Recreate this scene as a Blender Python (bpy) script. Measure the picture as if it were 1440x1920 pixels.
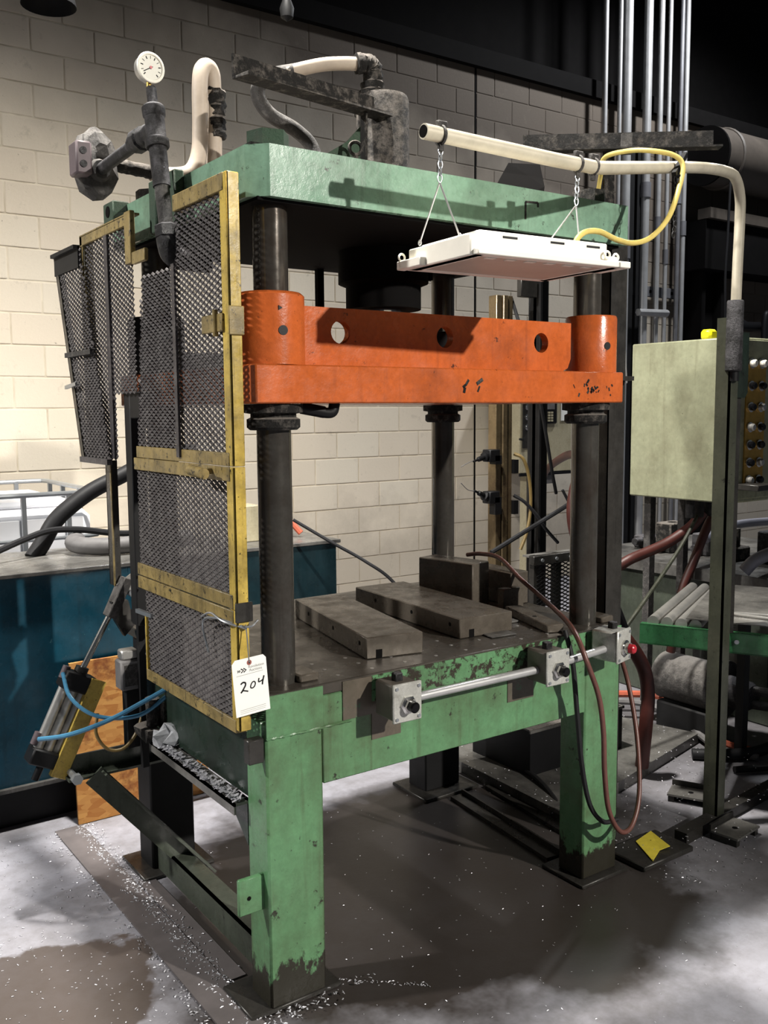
import bpy, bmesh, math, random
from mathutils import Vector, Matrix
random.seed(7)
for o in list(bpy.data.objects): bpy.data.objects.remove(o)
scene = bpy.context.scene
C = scene.collection
V = Vector
PI = math.pi

# ------------------------------------------------------------------ camera
def setup_camera():
    yaw, pitch, roll = 0.6135, -0.1078, -0.0077
    fw = V((math.sin(yaw)*math.cos(pitch), math.cos(yaw)*math.cos(pitch), math.sin(pitch)))
    r = V((math.cos(yaw), -math.sin(yaw), 0)); u = r.cross(fw)
    r2 = math.cos(roll)*r + math.sin(roll)*u; u2 = -math.sin(roll)*r + math.cos(roll)*u
    cd = bpy.data.cameras.new('camera'); co = bpy.data.objects.new('camera', cd); C.objects.link(co)
    cd.sensor_fit = 'VERTICAL'; cd.sensor_height = 36.0; cd.lens = 1766.13*36/1920
    cd.clip_start = 0.05; cd.clip_end = 60
    m = Matrix((r2, u2, -fw)).transposed().to_4x4(); m.translation = V((-1.1037, -2.1054, 1.6046))
    co.matrix_world = m
    scene.camera = co
setup_camera()
# ------------------------------------------------------------------ light
world = bpy.data.worlds.new('world'); scene.world = world; world.use_nodes = True
world.node_tree.nodes['Background'].inputs[0].default_value = (0.80, 0.90, 1.0, 1)
world.node_tree.nodes['Background'].inputs[1].default_value = 0.05
def spot(name, loc, target, watts, cone, blend, size, col):
    l = bpy.data.lights.new(name, 'SPOT'); l.energy = watts; l.spot_size = math.radians(cone); l.spot_blend = blend
    l.shadow_soft_size = size; l.color = col
    o = bpy.data.objects.new(name, l); C.objects.link(o); o.location = loc
    o.rotation_euler = (V(target)-V(loc)).to_track_quat('-Z', 'Y').to_euler()
    return o
spot('high_bay_lamp', (0.30, 0.85, 6.2), (0.40, 1.05, 0), 2100, 109, 0.95, 0.16, (1.0, 0.96, 0.89))
spot('side_bay_lamp', (-4.6, 2.0, 4.65), (1.2, 0.4, 0.9), 1050, 70, 0.6, 0.14, (1.0, 0.97, 0.92))
spot('hall_lamp', (2.75, -7.6, 4.75), (-0.3, 0.3, 1.1), 2700, 36, 0.75, 0.09, (1.0, 0.95, 0.87))
spot('aisle_lamp', (6.7, 2.3, 6.4), (6.6, 2.0, 0), 620, 158, 0.5, 0.2, (0.95, 0.97, 1.0))
vs = scene.view_settings
vs.view_transform = 'Standard'; vs.look = 'None'; vs.exposure = 0.52; vs.gamma = 1.0; vs.use_curve_mapping = False

# ------------------------------------------------------------------ materials
MATS = {}
def srgb(r, g, b):
    f = lambda c: (c/255/12.92) if c/255 <= 0.04045 else ((c/255+0.055)/1.055)**2.4
    return (f(r), f(g), f(b), 1)
class NT:
    def __init__(s, name):
        s.m = bpy.data.materials.new(name); s.m.use_nodes = True; s.t = s.m.node_tree
        s.b = s.t.nodes['Principled BSDF']; MATS[name] = s.m
        s.pos = s.t.nodes.new('ShaderNodeNewGeometry').outputs['Position']
    def n(s, t, **k):
        x = s.t.nodes.new(t)
        for a, v in k.items(): setattr(x, a, v)
        return x
    def l(s, a, b): s.t.links.new(a, b)
    def noise(s, scale, detail=4, rough=0.6, stretch=(1, 1, 1), off=0):
        mp = s.n('ShaderNodeMapping'); mp.inputs['Scale'].default_value = stretch; mp.inputs['Location'].default_value = (off, off*1.7, off*.6)
        s.l(s.pos, mp.inputs['Vector'])
        x = s.n('ShaderNodeTexNoise'); x.inputs['Scale'].default_value = scale; x.inputs['Detail'].default_value = detail; x.inputs['Roughness'].default_value = rough
        s.l(mp.outputs[0], x.inputs['Vector']); return x.outputs['Fac']
    def ramp(s, fac, a, b):
        x = s.n('ShaderNodeMapRange'); x.inputs['From Min'].default_value = a; x.inputs['From Max'].default_value = b; x.clamp = True
        s.l(fac, x.inputs['Value']); return x.outputs['Result']
    def mul(s, a, b, op='MULTIPLY'):
        x = s.n('ShaderNodeMath', operation=op)
        for i, v in enumerate((a, b)):
            if isinstance(v, (int, float)): x.inputs[i].default_value = v
            else: s.l(v, x.inputs[i])
        return x.outputs[0]
    def mix(s, fac, a, b):
        x = s.n('ShaderNodeMix', data_type='RGBA')
        if isinstance(fac, (int, float)): x.inputs[0].default_value = fac
        else: s.l(fac, x.inputs[0])
        for i, v in ((6, a), (7, b)):
            if isinstance(v, tuple): x.inputs[i].default_value = v
            else: s.l(v, x.inputs[i])
        return x.outputs[2]
    def bump(s, h, strength=0.3, dist=0.01):
        x = s.n('ShaderNodeBump'); x.inputs['Strength'].default_value = strength; x.inputs['Distance'].default_value = dist
        s.l(h, x.inputs['Height']); s.l(x.outputs[0], s.b.inputs['Normal'])
    def out(s, col=None, rough=None, metal=0):
        if col is not None:
            if isinstance(col, tuple): s.b.inputs['Base Color'].default_value = col
            else: s.l(col, s.b.inputs['Base Color'])
        if rough is not None:
            if isinstance(rough, (int, float)): s.b.inputs['Roughness'].default_value = rough
            else: s.l(rough, s.b.inputs['Roughness'])
        s.b.inputs['Metallic'].default_value = metal
        return s.m
def worn(name, base, dirt, chip, grime=0.5, chips=0.62, rough=0.5, metal=0, scale=5, bump=0.15, streak=True, low=0.0):
    """paint or metal with grime patches (dirt), chipped spots (chip); low: paint lost near the floor up to this height"""
    t = NT(name)
    g = t.ramp(t.noise(scale, 6, 0.65), 0.62-grime*0.3, 0.80-grime*0.12)
    if streak: g = t.mul(g, t.ramp(t.noise(scale*1.6, 4, 0.6, (1, 1, 0.15), 3), 0.2, 0.62))
    fine = t.ramp(t.noise(scale*14, 4, 0.75, (1, 1, 1), 5), 0.30, 0.72)
    c = t.mix(t.mul(fine, 0.55), base, tuple(x*0.55 for x in base[:3])+(1,))
    lite = t.ramp(t.noise(scale*2.2, 5, 0.7, (1, 1, 0.5), 13), 0.45, 0.75)
    c = t.mix(t.mul(lite, 0.30), c, tuple(min(1, x*1.35+0.02) for x in base[:3])+(1,))
    if streak:
        st = t.ramp(t.noise(scale*9, 3, 0.6, (1, 1, 0.06), 17), 0.56, 0.72)
        c = t.mix(t.mul(st, 0.45*grime+0.1), c, dirt)
    c = t.mix(g, c, dirt)
    ch = t.ramp(t.noise(scale*5, 6, 0.75, (1, 1, 1), 9), chips, chips+0.05)
    if low:
        sep = t.n('ShaderNodeSeparateXYZ'); t.l(t.pos, sep.inputs[0])
        lw = t.ramp(t.mul(sep.outputs['Z'], t.mul(t.noise(12, 5, 0.7, (1, 1, 0.6), 2), 0.32), 'ADD'), low+0.17, low+0.15)
        ch = t.mul(ch, lw, 'MAXIMUM')
    c = t.mix(ch, c, chip)
    sp = t.ramp(t.noise(scale*26, 3, 0.6, (1, 1, 0.7), 23), 0.70, 0.76)
    c = t.mix(t.mul(sp, 0.7), c, chip)
    t.bump(t.noise(scale*9, 5, 0.7), bump, 0.004)
    t.b.inputs['Specular IOR Level'].default_value = 0.35
    return t.out(c, t.ramp(t.noise(scale*3, 3), 0.0, 1.0/max(rough, .01)*0.75), metal)
def plain(name, col, rough=0.5, metal=0, var=0.25, scale=18, bump=0.1):
    t = NT(name)
    f = t.noise(scale, 5, 0.65)
    c = t.mix(t.ramp(f, 0.3, 0.75), col, tuple(x*(1-var) for x in col[:3])+(1,))
    if bump: t.bump(t.noise(scale*4, 4, 0.7), bump, 0.003)
    if max(col[:3]) < 0.05: t.b.inputs['Specular IOR Level'].default_value = 0.08 if rough > 0.8 else 0.22
    return t.out(c, rough, metal)
def dusty(name, col, dust, amt=0.8, rough=0.75):
    """greasy dark metal with dust lying on what faces up"""
    t = NT(name)
    sep = t.n('ShaderNodeSeparateXYZ'); ge = t.n('ShaderNodeNewGeometry'); t.l(ge.outputs['Normal'], sep.inputs[0])
    up = t.ramp(sep.outputs['Z'], -0.1, 0.9)
    nz = t.ramp(t.noise(28, 6, 0.75), 0.32, 0.68)
    c = t.mix(t.mul(t.ramp(t.mul(up, nz, 'ADD'), 0.55, 1.5), amt), col, dust)
    t.bump(t.noise(55, 6, 0.8), 0.9, 0.012)
    t.b.inputs['Specular IOR Level'].default_value = 0.25
    return t.out(c, rough)
BLK = srgb(22, 21, 20)
worn('green_paint', srgb(118, 152, 130), srgb(56, 62, 50), srgb(46, 44, 38), 0.58, 0.625, 0.45, 0, 3.2, 0.3, True, 0.11)
worn('leg_green', srgb(94, 138, 98), srgb(68, 66, 46), srgb(44, 42, 35), 0.66, 0.62, 0.45, 0, 3.4, 0.3, True, 0.11)
worn('green_peeled', srgb(96, 142, 100), srgb(60, 54, 44), srgb(50, 45, 38), 0.75, 0.50, 0.5, 0, 5, 0.4)
worn('brown_patch', srgb(92, 84, 74), srgb(60, 62, 50), srgb(70, 96, 74), 0.5, 0.60, 0.5, 0, 5)
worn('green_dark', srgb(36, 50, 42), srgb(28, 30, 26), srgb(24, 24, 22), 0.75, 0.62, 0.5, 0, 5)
worn('rail_green', srgb(48, 98, 62), srgb(26, 40, 28), srgb(22, 24, 20), 0.45, 0.64, 0.4, 0, 7)
worn('orange_paint', srgb(190, 94, 44), srgb(118, 62, 40), srgb(62, 36, 27), 0.5, 0.635, 0.4, 0, 4, 0.3)
worn('yellow_paint', srgb(200, 172, 82), srgb(74, 62, 36), srgb(38, 34, 26), 0.72, 0.60, 0.5, 0, 9)
worn('yellow_dirty', srgb(152, 132, 82), srgb(58, 52, 38), srgb(34, 31, 26), 0.85, 0.57, 0.6, 0, 10)
worn('bed_steel', srgb(78, 73, 67), srgb(50, 46, 41), srgb(150, 145, 138), 0.55, 0.72, 0.45, 0.25, 4, 0.08, False)
worn('block_steel', srgb(96, 89, 80), srgb(64, 58, 51), srgb(48, 43, 38), 0.45, 0.68, 0.45, 0.2, 7, 0.08, False)
worn('black_steel', srgb(56, 54, 51), srgb(24, 24, 24), srgb(76, 72, 66), 0.6, 0.67, 0.5, 0.2, 6)
worn('olive_paint', srgb(148, 150, 124), srgb(92, 86, 66), srgb(62, 58, 44), 0.62, 0.65, 0.45, 0, 3)
worn('olive_upright', srgb(70, 72, 60), srgb(44, 46, 40), srgb(34, 34, 30), 0.7, 0.62, 0.5, 0, 5)
worn('teal_paint', srgb(18, 66, 84), srgb(10, 34, 44), srgb(70, 108, 118), 0.60, 0.73, 0.4, 0, 3)
worn('dark_teal', srgb(20, 42, 48), srgb(14, 24, 28), srgb(70, 96, 100), 0.6, 0.73, 0.4, 0, 3)
worn('tank_top', srgb(120, 118, 114), srgb(54, 53, 52), srgb(205, 205, 205), 0.75, 0.70, 0.5, 0.2, 4, 0.1, False)
worn('grey_machine', srgb(74, 80, 70), srgb(42, 44, 40), srgb(28, 28, 27), 0.6, 0.63, 0.5, 0, 5)
worn('panel_grey', srgb(176, 168, 142), srgb(140, 128, 98), srgb(110, 100, 80), 0.35, 0.70, 0.5, 0, 5)
worn('bronze_post', srgb(122, 106, 80), srgb(58, 47, 36), srgb(190, 176, 146), 0.55, 0.68, 0.35, 0.6, 6)
worn('column_steel', srgb(90, 87, 82), srgb(62, 50, 42), srgb(56, 50, 46), 0.6, 0.72, 0.28, 0.6, 5, 0.05)
worn('silver_box', srgb(186, 186, 180), srgb(130, 128, 120), srgb(84, 82, 76), 0.25, 0.70, 0.4, 0.25, 14)
dusty('grime_black', srgb(30, 29, 28), srgb(150, 142, 134), 0.72)
dusty('grime_green', srgb(66, 84, 70), srgb(96, 92, 86), 0.55)
dusty('pipe_dusty', srgb(66, 64, 63), srgb(150, 146, 142), 0.65, 0.6)
dusty('mesh_steel', srgb(74, 70, 72), srgb(170, 166, 164), 0.35, 0.36)
dusty('dark_pipe', srgb(40, 39, 40), srgb(120, 118, 122), 0.6, 0.55)
plain('black_paint', srgb(20, 20, 22), 0.5, 0, 0.3, 20)
plain('black_rubber', srgb(36, 36, 38), 0.55, 0, 0.35, 25)
plain('dark_steel', srgb(30, 30, 31), 0.6, 0.1, 0.4, 12)  # near-black steel shared by posts, rear legs and small brackets
plain('grey_hose', srgb(110, 108, 108), 0.6, 0, 0.35, 20)
plain('beige_hose', srgb(182, 168, 152), 0.6, 0, 0.25, 12)
plain('red_hose', srgb(72, 30, 24), 0.5, 0, 0.4, 14)
plain('orange_hose', srgb(190, 96, 70), 0.55, 0, 0.35, 14)
plain('redbrown_cable', srgb(104, 66, 58), 0.4, 0, 0.3, 30)
plain('blue_hose', srgb(66, 124, 158), 0.35, 0, 0.2, 30)
plain('yellow_cord', srgb(212, 190, 106), 0.5, 0, 0.2, 30)
plain('ochre_cord', srgb(118, 98, 54), 0.5, 0, 0.3, 30)
plain('white_paint', srgb(236, 232, 220), 0.45, 0, 0.08, 10)
plain('lens_plastic', srgb(188, 180, 168), 0.4, 0, 0.15, 6)
plain('conduit_steel', srgb(196, 196, 196), 0.38, 0.55, 0.25, 8)
plain('conduit_grey', srgb(124, 124, 128), 0.45, 0.4, 0.3, 8)
plain('chrome', srgb(205, 203, 200), 0.18, 1.0, 0.1, 10, 0)
plain('aluminium', srgb(182, 180, 176), 0.4, 0.7, 0.25, 14)
plain('pole_paint', srgb(196, 188, 168), 0.5, 0.1, 0.3, 14)
plain('dial_white', srgb(186, 184, 172), 0.4, 0, 0.05, 10, 0)
plain('paper', srgb(240, 240, 234), 0.7, 0, 0.04, 20, 0)
plain('print_grey', srgb(150, 150, 150), 0.7, 0, 0, 20, 0)
plain('ink_black', srgb(24, 24, 26), 0.6, 0, 0, 20, 0)
plain('eyelet_red', srgb(150, 84, 74), 0.6, 0, 0.1, 20, 0)
plain('button_red', srgb(168, 32, 44), 0.25, 0, 0.1, 20, 0)
plain('button_black', srgb(14, 14, 16), 0.25, 0, 0.1, 20, 0)
plain('signal_yellow', srgb(245, 235, 20), 0.4, 0, 0.05, 20, 0)
plain('note_yellow', srgb(236, 216, 74), 0.6, 0, 0.2, 30, 0)
plain('tote_white', srgb(236, 236, 240), 0.5, 0, 0.06, 6)
plain('galvanised', srgb(168, 172, 176), 0.35, 0.7, 0.2, 10)
plain('swarf', srgb(214, 214, 220), 0.35, 0.4, 0.3, 60, 0)
plain('wet_rag', srgb(190, 192, 196), 0.4, 0.1, 0.5, 40)
plain('brass', srgb(190, 150, 70), 0.4, 0.7, 0.3, 30)
plain('duct_brown', srgb(74, 67, 60), 0.6, 0, 0.4, 5)
plain('box_side', srgb(104, 100, 92), 0.5, 0.2, 0.4, 16)
plain('soot_and_shade', srgb(16, 15, 15), 0.9, 0, 0.3, 8)  # near-black for sooty steel, dark holes and shade painted as colour
plain('pinkish', srgb(88, 76, 80), 0.6, 0, 0.2, 30)
plain('lilac_pipe', srgb(150, 150, 162), 0.45, 0.2, 0.25, 10)
def soot_falloff(t, c):
    # sooty brown mixed with painted lamp falloff towards upper right; splashes low down
    sep = t.n('ShaderNodeSeparateXYZ'); t.l(t.pos, sep.inputs[0])
    h = t.mul(t.mul(sep.outputs['X'], 0.30), sep.outputs['Z'], 'ADD')
    s = t.ramp(t.mul(h, t.mul(t.noise(0.9, 4, 0.6), 1.6), 'ADD'), 4.3, 6.0)
    c = t.mix(t.mul(s, 0.94), c, srgb(66, 56, 47))
    lo = t.ramp(t.mul(sep.outputs['Z'], t.mul(t.noise(3.0, 5, 0.7), 1.0), 'ADD'), 1.45, 0.95)
    c = t.mix(t.mul(lo, 0.45), c, srgb(128, 120, 108))
    sp = t.ramp(t.noise(9, 5, 0.75, (1, 1, 1), 31), 0.60, 0.72)
    return t.mix(t.mul(sp, 0.25), c, srgb(120, 112, 98))
def mat_block():
    t = NT('block_paint')
    oi = t.n('ShaderNodeObjectInfo')
    c = t.mix(t.ramp(oi.outputs['Random'], 0.0, 1.0), srgb(222, 213, 196), srgb(218, 206, 188))
    big = t.ramp(t.noise(0.55, 3, 0.5), 0.40, 0.72)
    c = t.mix(t.mul(big, 0.35), c, srgb(190, 174, 150))
    c = t.mix(t.ramp(t.noise(26, 5, 0.8), 0.66, 0.74), c, srgb(92, 84, 72))
    c = soot_falloff(t, c)
    t.bump(t.noise(60, 6, 0.75), 0.35, 0.004)
    return t.out(c, 0.85)
mat_block()
def mat_mortar():
    t = NT('mortar')
    c = t.mix(t.ramp(t.noise(5, 3), 0.3, 0.7), srgb(226, 216, 196), srgb(186, 174, 154))
    c = soot_falloff(t, c)
    return t.out(c, 0.9)
mat_mortar()
def mat_floor():
    t = NT('concrete')
    c = t.mix(t.ramp(t.noise(1.6, 6, 0.65), 0.3, 0.72), srgb(156, 156, 165), srgb(116, 113, 116))
    c = t.mix(t.mul(t.ramp(t.noise(14, 6, 0.75), 0.42, 0.75), 0.5), c, srgb(86, 82, 80))
    sep = t.n('ShaderNodeSeparateXYZ'); t.l(t.pos, sep.inputs[0])
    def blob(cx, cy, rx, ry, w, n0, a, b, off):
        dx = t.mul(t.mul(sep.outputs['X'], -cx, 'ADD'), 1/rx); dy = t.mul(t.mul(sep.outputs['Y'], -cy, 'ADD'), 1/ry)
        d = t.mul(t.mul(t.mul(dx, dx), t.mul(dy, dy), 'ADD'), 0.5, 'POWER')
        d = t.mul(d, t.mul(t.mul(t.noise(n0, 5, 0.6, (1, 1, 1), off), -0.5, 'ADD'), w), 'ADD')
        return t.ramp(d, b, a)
    oil_shade = blob(0.80, 0.32, 1.00, 0.84, 0.9, 2.6, 0.86, 1.06, 1.0)  # oil soak and the press's shade painted together as one dark zone
    pud = blob(-0.50, 0.42, 0.40, 0.26, 1.2, 3.4, 0.90, 0.97, 4.0)
    oil2 = blob(2.6, 0.9, 1.2, 0.7, 1.1, 2.2, 0.6, 1.1, 7.0)
    c = t.mix(t.mul(oil_shade, 0.92), c, srgb(44, 37, 31))
    c = t.mix(t.mul(oil2, 0.55), c, srgb(48, 44, 42))
    c = t.mix(t.mul(pud, 0.85), c, srgb(72, 62, 54))
    r = t.mix(t.mul(t.mul(oil_shade, pud, 'MAXIMUM'), 1.0), (0.62, 0.62, 0.62, 1), (0.34, 0.34, 0.34, 1))
    t.bump(t.noise(40, 6, 0.7), 0.12, 0.004)
    return t.out(c, r)
mat_floor()
def mat_osb():
    t = NT('osb')
    mp = t.n('ShaderNodeMapping'); mp.inputs['Scale'].default_value = (22, 22, 60); mp.inputs['Rotation'].default_value = (0, 0.5, 0)
    t.l(t.pos, mp.inputs['Vector'])
    v = t.n('ShaderNodeTexVoronoi'); t.l(mp.outputs[0], v.inputs['Vector']); v.inputs['Scale'].default_value = 1.0
    sp = t.n('ShaderNodeSeparateColor'); t.l(v.outputs['Color'], sp.inputs[0])
    c = t.mix(sp.outputs[0], srgb(222, 164, 92), srgb(186, 120, 58))
    c = t.mix(t.mul(t.ramp(t.noise(5, 5, 0.7), 0.52, 0.62), 0.8), c, srgb(122, 60, 34))
    return t.out(c, 0.75)
mat_osb()

# ------------------------------------------------------------------ mesh helpers
def basis(axis):
    a = V(axis).normalized(); h = V((0, 0, 1)) if abs(a.z) < 0.95 else V((1, 0, 0))
    u = h.cross(a).normalized(); return u, a.cross(u).normalized(), a
def catmull(pts, n=8):
    p = [V(q) for q in pts]
    if len(p) < 3: return p
    p = [p[0]*2-p[1]] + p + [p[-1]*2-p[-2]]
    o = []
    for i in range(1, len(p)-2):
        a, b, c, d = p[i-1:i+3]
        for k in range(n):
            s = k/n
            o.append(0.5*((2*b)+(c-a)*s+(2*a-5*b+4*c-d)*s*s+(3*b-a-3*c+d)*s**3))
    o.append(p[-2]); return o
class MB:
    def __init__(s): s.v = []; s.f = []
    def add(s, vs, fs):
        k = len(s.v); s.v += [V(q) for q in vs]; s.f += [tuple(i+k for i in f) for f in fs]; return s
    def obox(s, c, half, axes=None, bev=0.0):
        c = V(c); ax = axes or (V((1, 0, 0)), V((0, 1, 0)), V((0, 0, 1)))
        ax = [V(a).normalized() for a in ax]
        if bev <= 0:
            vs = [c+ax[0]*half[0]*i+ax[1]*half[1]*j+ax[2]*half[2]*k for i in (-1, 1) for j in (-1, 1) for k in (-1, 1)]
            return s.add(vs, [(0, 1, 3, 2), (4, 6, 7, 5), (0, 4, 5, 1), (2, 3, 7, 6), (0, 2, 6, 4), (1, 5, 7, 3)])
        bm = bmesh.new(); bmesh.ops.create_cube(bm, size=2)
        for w in bm.verts: w.co = V((w.co.x*half[0], w.co.y*half[1], w.co.z*half[2]))
        bmesh.ops.bevel(bm, geom=bm.edges[:], offset=min(bev, min(half)*0.9), segments=1, affect='EDGES')
        bm.verts.index_update()
        vs = [c+ax[0]*w.co.x+ax[1]*w.co.y+ax[2]*w.co.z for w in bm.verts]; fs = [tuple(q.index for q in f.verts) for f in bm.faces]
        bm.free(); return s.add(vs, fs)
    def box(s, x0, x1, y0, y1, z0, z1, bev=0.0):
        return s.obox(((x0+x1)/2, (y0+y1)/2, (z0+z1)/2), (abs(x1-x0)/2, abs(y1-y0)/2, abs(z1-z0)/2), None, bev)
    def bar(s, p0, p1, w, h, up=(0, 0, 1), bev=0.0):
        p0 = V(p0); p1 = V(p1); d = (p1-p0); L = d.length; d.normalize(); u = V(up)
        sd = d.cross(u).normalized(); u = sd.cross(d).normalized()
        return s.obox((p0+p1)/2, (L/2, w/2, h/2), (d, sd, u), bev)
    def lathe(s, prof, origin, axis=(0, 0, 1), seg=24, cap=True, sx=1.0, sy=1.0, phase=0.0):
        u, w, a = basis(axis); o = V(origin); n = len(prof); vs = []; fs = []
        for r, h in prof:
            for k in range(seg):
                t = 2*PI*k/seg+phase; vs.append(o+a*h+u*(r*sx*math.cos(t))+w*(r*sy*math.sin(t)))
        for i in range(n-1):
            for k in range(seg):
                k2 = (k+1) % seg; fs.append((i*seg+k, i*seg+k2, (i+1)*seg+k2, (i+1)*seg+k))
        if cap: fs.append(tuple(range(seg-1, -1, -1))); fs.append(tuple((n-1)*seg+k for k in range(seg)))
        return s.add(vs, fs)
    def cyl(s, p0, p1, r, r1=None, seg=20, phase=0.0):
        p0 = V(p0); p1 = V(p1); L = (p1-p0).length
        return s.lathe([(r, 0), (r if r1 is None else r1, L)], p0, p1-p0, seg, True, 1, 1, phase)
    def tube(s, pts, r, seg=10, n=8, smooth=True):
        p = catmull(pts, n) if smooth else [V(q) for q in pts]
        vs = []; fs = []; prev = None
        for i, q in enumerate(p):
            d = (p[min(i+1, len(p)-1)]-p[max(i-1, 0)]).normalized()
            if prev is None: u, w, _ = basis(d)
            else:
                u = (prev-d*prev.dot(d)).normalized(); w = d.cross(u)
            prev = u
            rr = r(i/(len(p)-1)) if callable(r) else r
            for k in range(seg):
                t = 2*PI*k/seg; vs.append(q+u*(rr*math.cos(t))+w*(rr*math.sin(t)))
        for i in range(len(p)-1):
            for k in range(seg):
                k2 = (k+1) % seg; fs.append((i*seg+k, i*seg+k2, (i+1)*seg+k2, (i+1)*seg+k))
        fs.append(tuple(range(seg-1, -1, -1))); fs.append(tuple((len(p)-1)*seg+k for k in range(seg)))
        return s.add(vs, fs)
    def ring(s, c, axis, R, r, seg=20, m=8, su=1.0, sw=1.0):
        u, w, a = basis(axis); c = V(c); vs = []; fs = []
        for i in range(seg):
            t = 2*PI*i/seg; d = u*math.cos(t)*su+w*math.sin(t)*sw
            for k in range(m):
                q = 2*PI*k/m; vs.append(c+d*R+d.normalized()*(r*math.cos(q))+a*(r*math.sin(q)))
        for i in range(seg):
            for k in range(m):
                fs.append((i*m+k, ((i+1) % seg)*m+k, ((i+1) % seg)*m+(k+1) % m, i*m+(k+1) % m))
        return s.add(vs, fs)
    def prism(s, poly, n):
        p = [V(q) for q in poly]; n = V(n); k = len(p)
        vs = p+[q+n for q in p]
        fs = [tuple(range(k-1, -1, -1)), tuple(range(k, 2*k))]+[(i, (i+1) % k, (i+1) % k+k, i+k) for i in range(k)]
        return s.add(vs, fs)
    def plate_holes(s, outline, holes, n, seg=24):
        """flat plate (outline polygon, round holes as (centre, radius)) with thickness n"""
        bm = bmesh.new(); n = V(n); u, w, a = basis(n)
        def loop(pts):
            vv = [bm.verts.new(q) for q in pts]; return [bm.edges.new((vv[i], vv[(i+1) % len(vv)])) for i in range(len(vv))]
        es = loop([V(q) for q in outline])
        for c, r in holes: es += loop([V(c)+u*(r*math.cos(2*PI*k/seg))+w*(r*math.sin(2*PI*k/seg)) for k in range(seg)])
        bmesh.ops.triangle_fill(bm, use_beauty=True, use_dissolve=False, edges=es)
        g = bmesh.ops.extrude_face_region(bm, geom=bm.faces[:]+bm.edges[:]+bm.verts[:])
        for q in g['geom']:
            if isinstance(q, bmesh.types.BMVert): q.co += n
        bmesh.ops.recalc_face_normals(bm, faces=bm.faces[:]); bm.verts.index_update()
        s.add([q.co.copy() for q in bm.verts], [tuple(x.index for x in f.verts) for f in bm.faces]); bm.free(); return s
    def ribbon(s, pts, width, n):
        p = [V(q) for q in pts]; n = V(n).normalized(); vs = []; fs = []
        for i, q in enumerate(p):
            d = (p[min(i+1, len(p)-1)]-p[max(i-1, 0)]).normalized(); sd = d.cross(n).normalized()*(width/2); vs += [q-sd, q+sd]
        for i in range(len(p)-1): fs.append((2*i, 2*i+1, 2*i+3, 2*i+2))
        return s.add(vs, fs)
    def wobble(s, amp, seed=1):
        rnd = random.Random(seed); c = {}
        for q in s.v:
            k = tuple(round(x, 4) for x in q)
            if k not in c: c[k] = V((rnd.uniform(-1, 1), rnd.uniform(-1, 1), rnd.uniform(-1, 1)))*amp
            q += c[k]
        return s
    def build(s, name, mat, parent=None, smooth=True):
        off = WPOS.get(parent.name, V((0, 0, 0))) if parent else V((0, 0, 0))
        me = bpy.data.meshes.new(name); me.from_pydata([tuple(q-off) for q in s.v], [], s.f)
        bm = bmesh.new(); bm.from_mesh(me); bmesh.ops.recalc_face_normals(bm, faces=bm.faces[:]); bm.to_mesh(me); bm.free()
        me.materials.append(MATS[mat])
        if smooth:
            for q in me.polygons: q.use_smooth = True
            me.set_sharp_from_angle(angle=math.radians(38))
        o = bpy.data.objects.new(name, me); C.objects.link(o)
        if parent: o.parent = parent
        WPOS[o.name] = off
        return o
WPOS = {}
def thing(name, loc, label, cat, group=None):
    o = bpy.data.objects.new(name, None); C.objects.link(o); o.location = loc; o.empty_display_size = 0.05
    o['label'] = label; o['category'] = cat
    if group: o['group'] = group
    WPOS[o.name] = V(loc); return o
def tag(o, label, cat, group=None):
    o['label'] = label; o['category'] = cat
    if group: o['group'] = group
    return o
def struct(o): o['kind'] = 'structure'; return o
def X(*a): return V(a)

# ================================================================== THE SETTING
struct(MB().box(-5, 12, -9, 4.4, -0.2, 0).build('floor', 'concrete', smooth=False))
struct(MB().box(-5, 12, -9, 7, 7.0, 7.1).build('ceiling', 'soot_and_shade', smooth=False))
WY = 4.23
wall = struct(MB().box(-5, 12, WY-0.0015, WY+0.25, 0, 4.47).build('wall_back', 'mortar', smooth=False))
def block_wall():
    cs, bl, j = 0.2032, 0.4064, 0.010
    z0 = 3.6635-cs*18           # lowest course line just above the floor
    cells = []
    for k in range(-1, 22):
        za, zb = z0+k*cs, z0+(k+1)*cs
        if zb < 0.02: continue
        za = max(za, 0.0)
        off = 0.6673 if (17-k) % 2 == 0 else 0.6673+bl/2
        x = off-bl*14
        while x < 4.32:
            a, b = x, min(x+bl, 4.328)
            if b-a > 0.03: cells.append((a, b, za, zb))
            x += bl
        x = 4.345-(bl/2 if k % 2 else 0)
        while x < 12:
            a, b = max(x, 4.345), x+bl
            cells.append((a, b, za, zb)); x += bl
    vis = [c for c in cells if 0.15 < (c[0]+c[1])/2 < 6.9 and c[2] > 0.80]
    vis.sort(key=lambda c: (c[0]+1.1)**2+(c[2]-2.2)**2)
    single = set(vis[:300])
    base = None
    rest = MB()
    for c in cells:
        a, b, za, zb = c
        if c in single:
            if base is None:
                m = MB().obox((0, 0, 0), (0.5, 0.5, 0.5), None, 0.02)
                base = m.build('block', 'block_paint', wall, smooth=False); o = base
            else:
                o = base.copy(); C.objects.link(o)
            o.location = ((a+b)/2, WY+0.02+random.uniform(-.0012, .0012), (za+zb)/2); o.scale = (b-a-j, 0.05, zb-za-j)
        else:
            rest.box(a+j/2, b-j/2, WY-0.005, WY+0.03, za+j/2, zb-j/2)
    r = rest.build('far_blocks', 'block_paint', wall, smooth=False); r['kind'] = 'stuff'
block_wall()
struct(MB().box(4.328, 4.345, WY-0.004, WY+0.02, 0, 4.47).build('trim_1', 'soot_and_shade', smooth=False))
struct(MB().box(-5, 12, WY-0.06, WY+0.3, 4.47, 4.62).build('trim_2', 'soot_and_shade', smooth=False))
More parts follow.
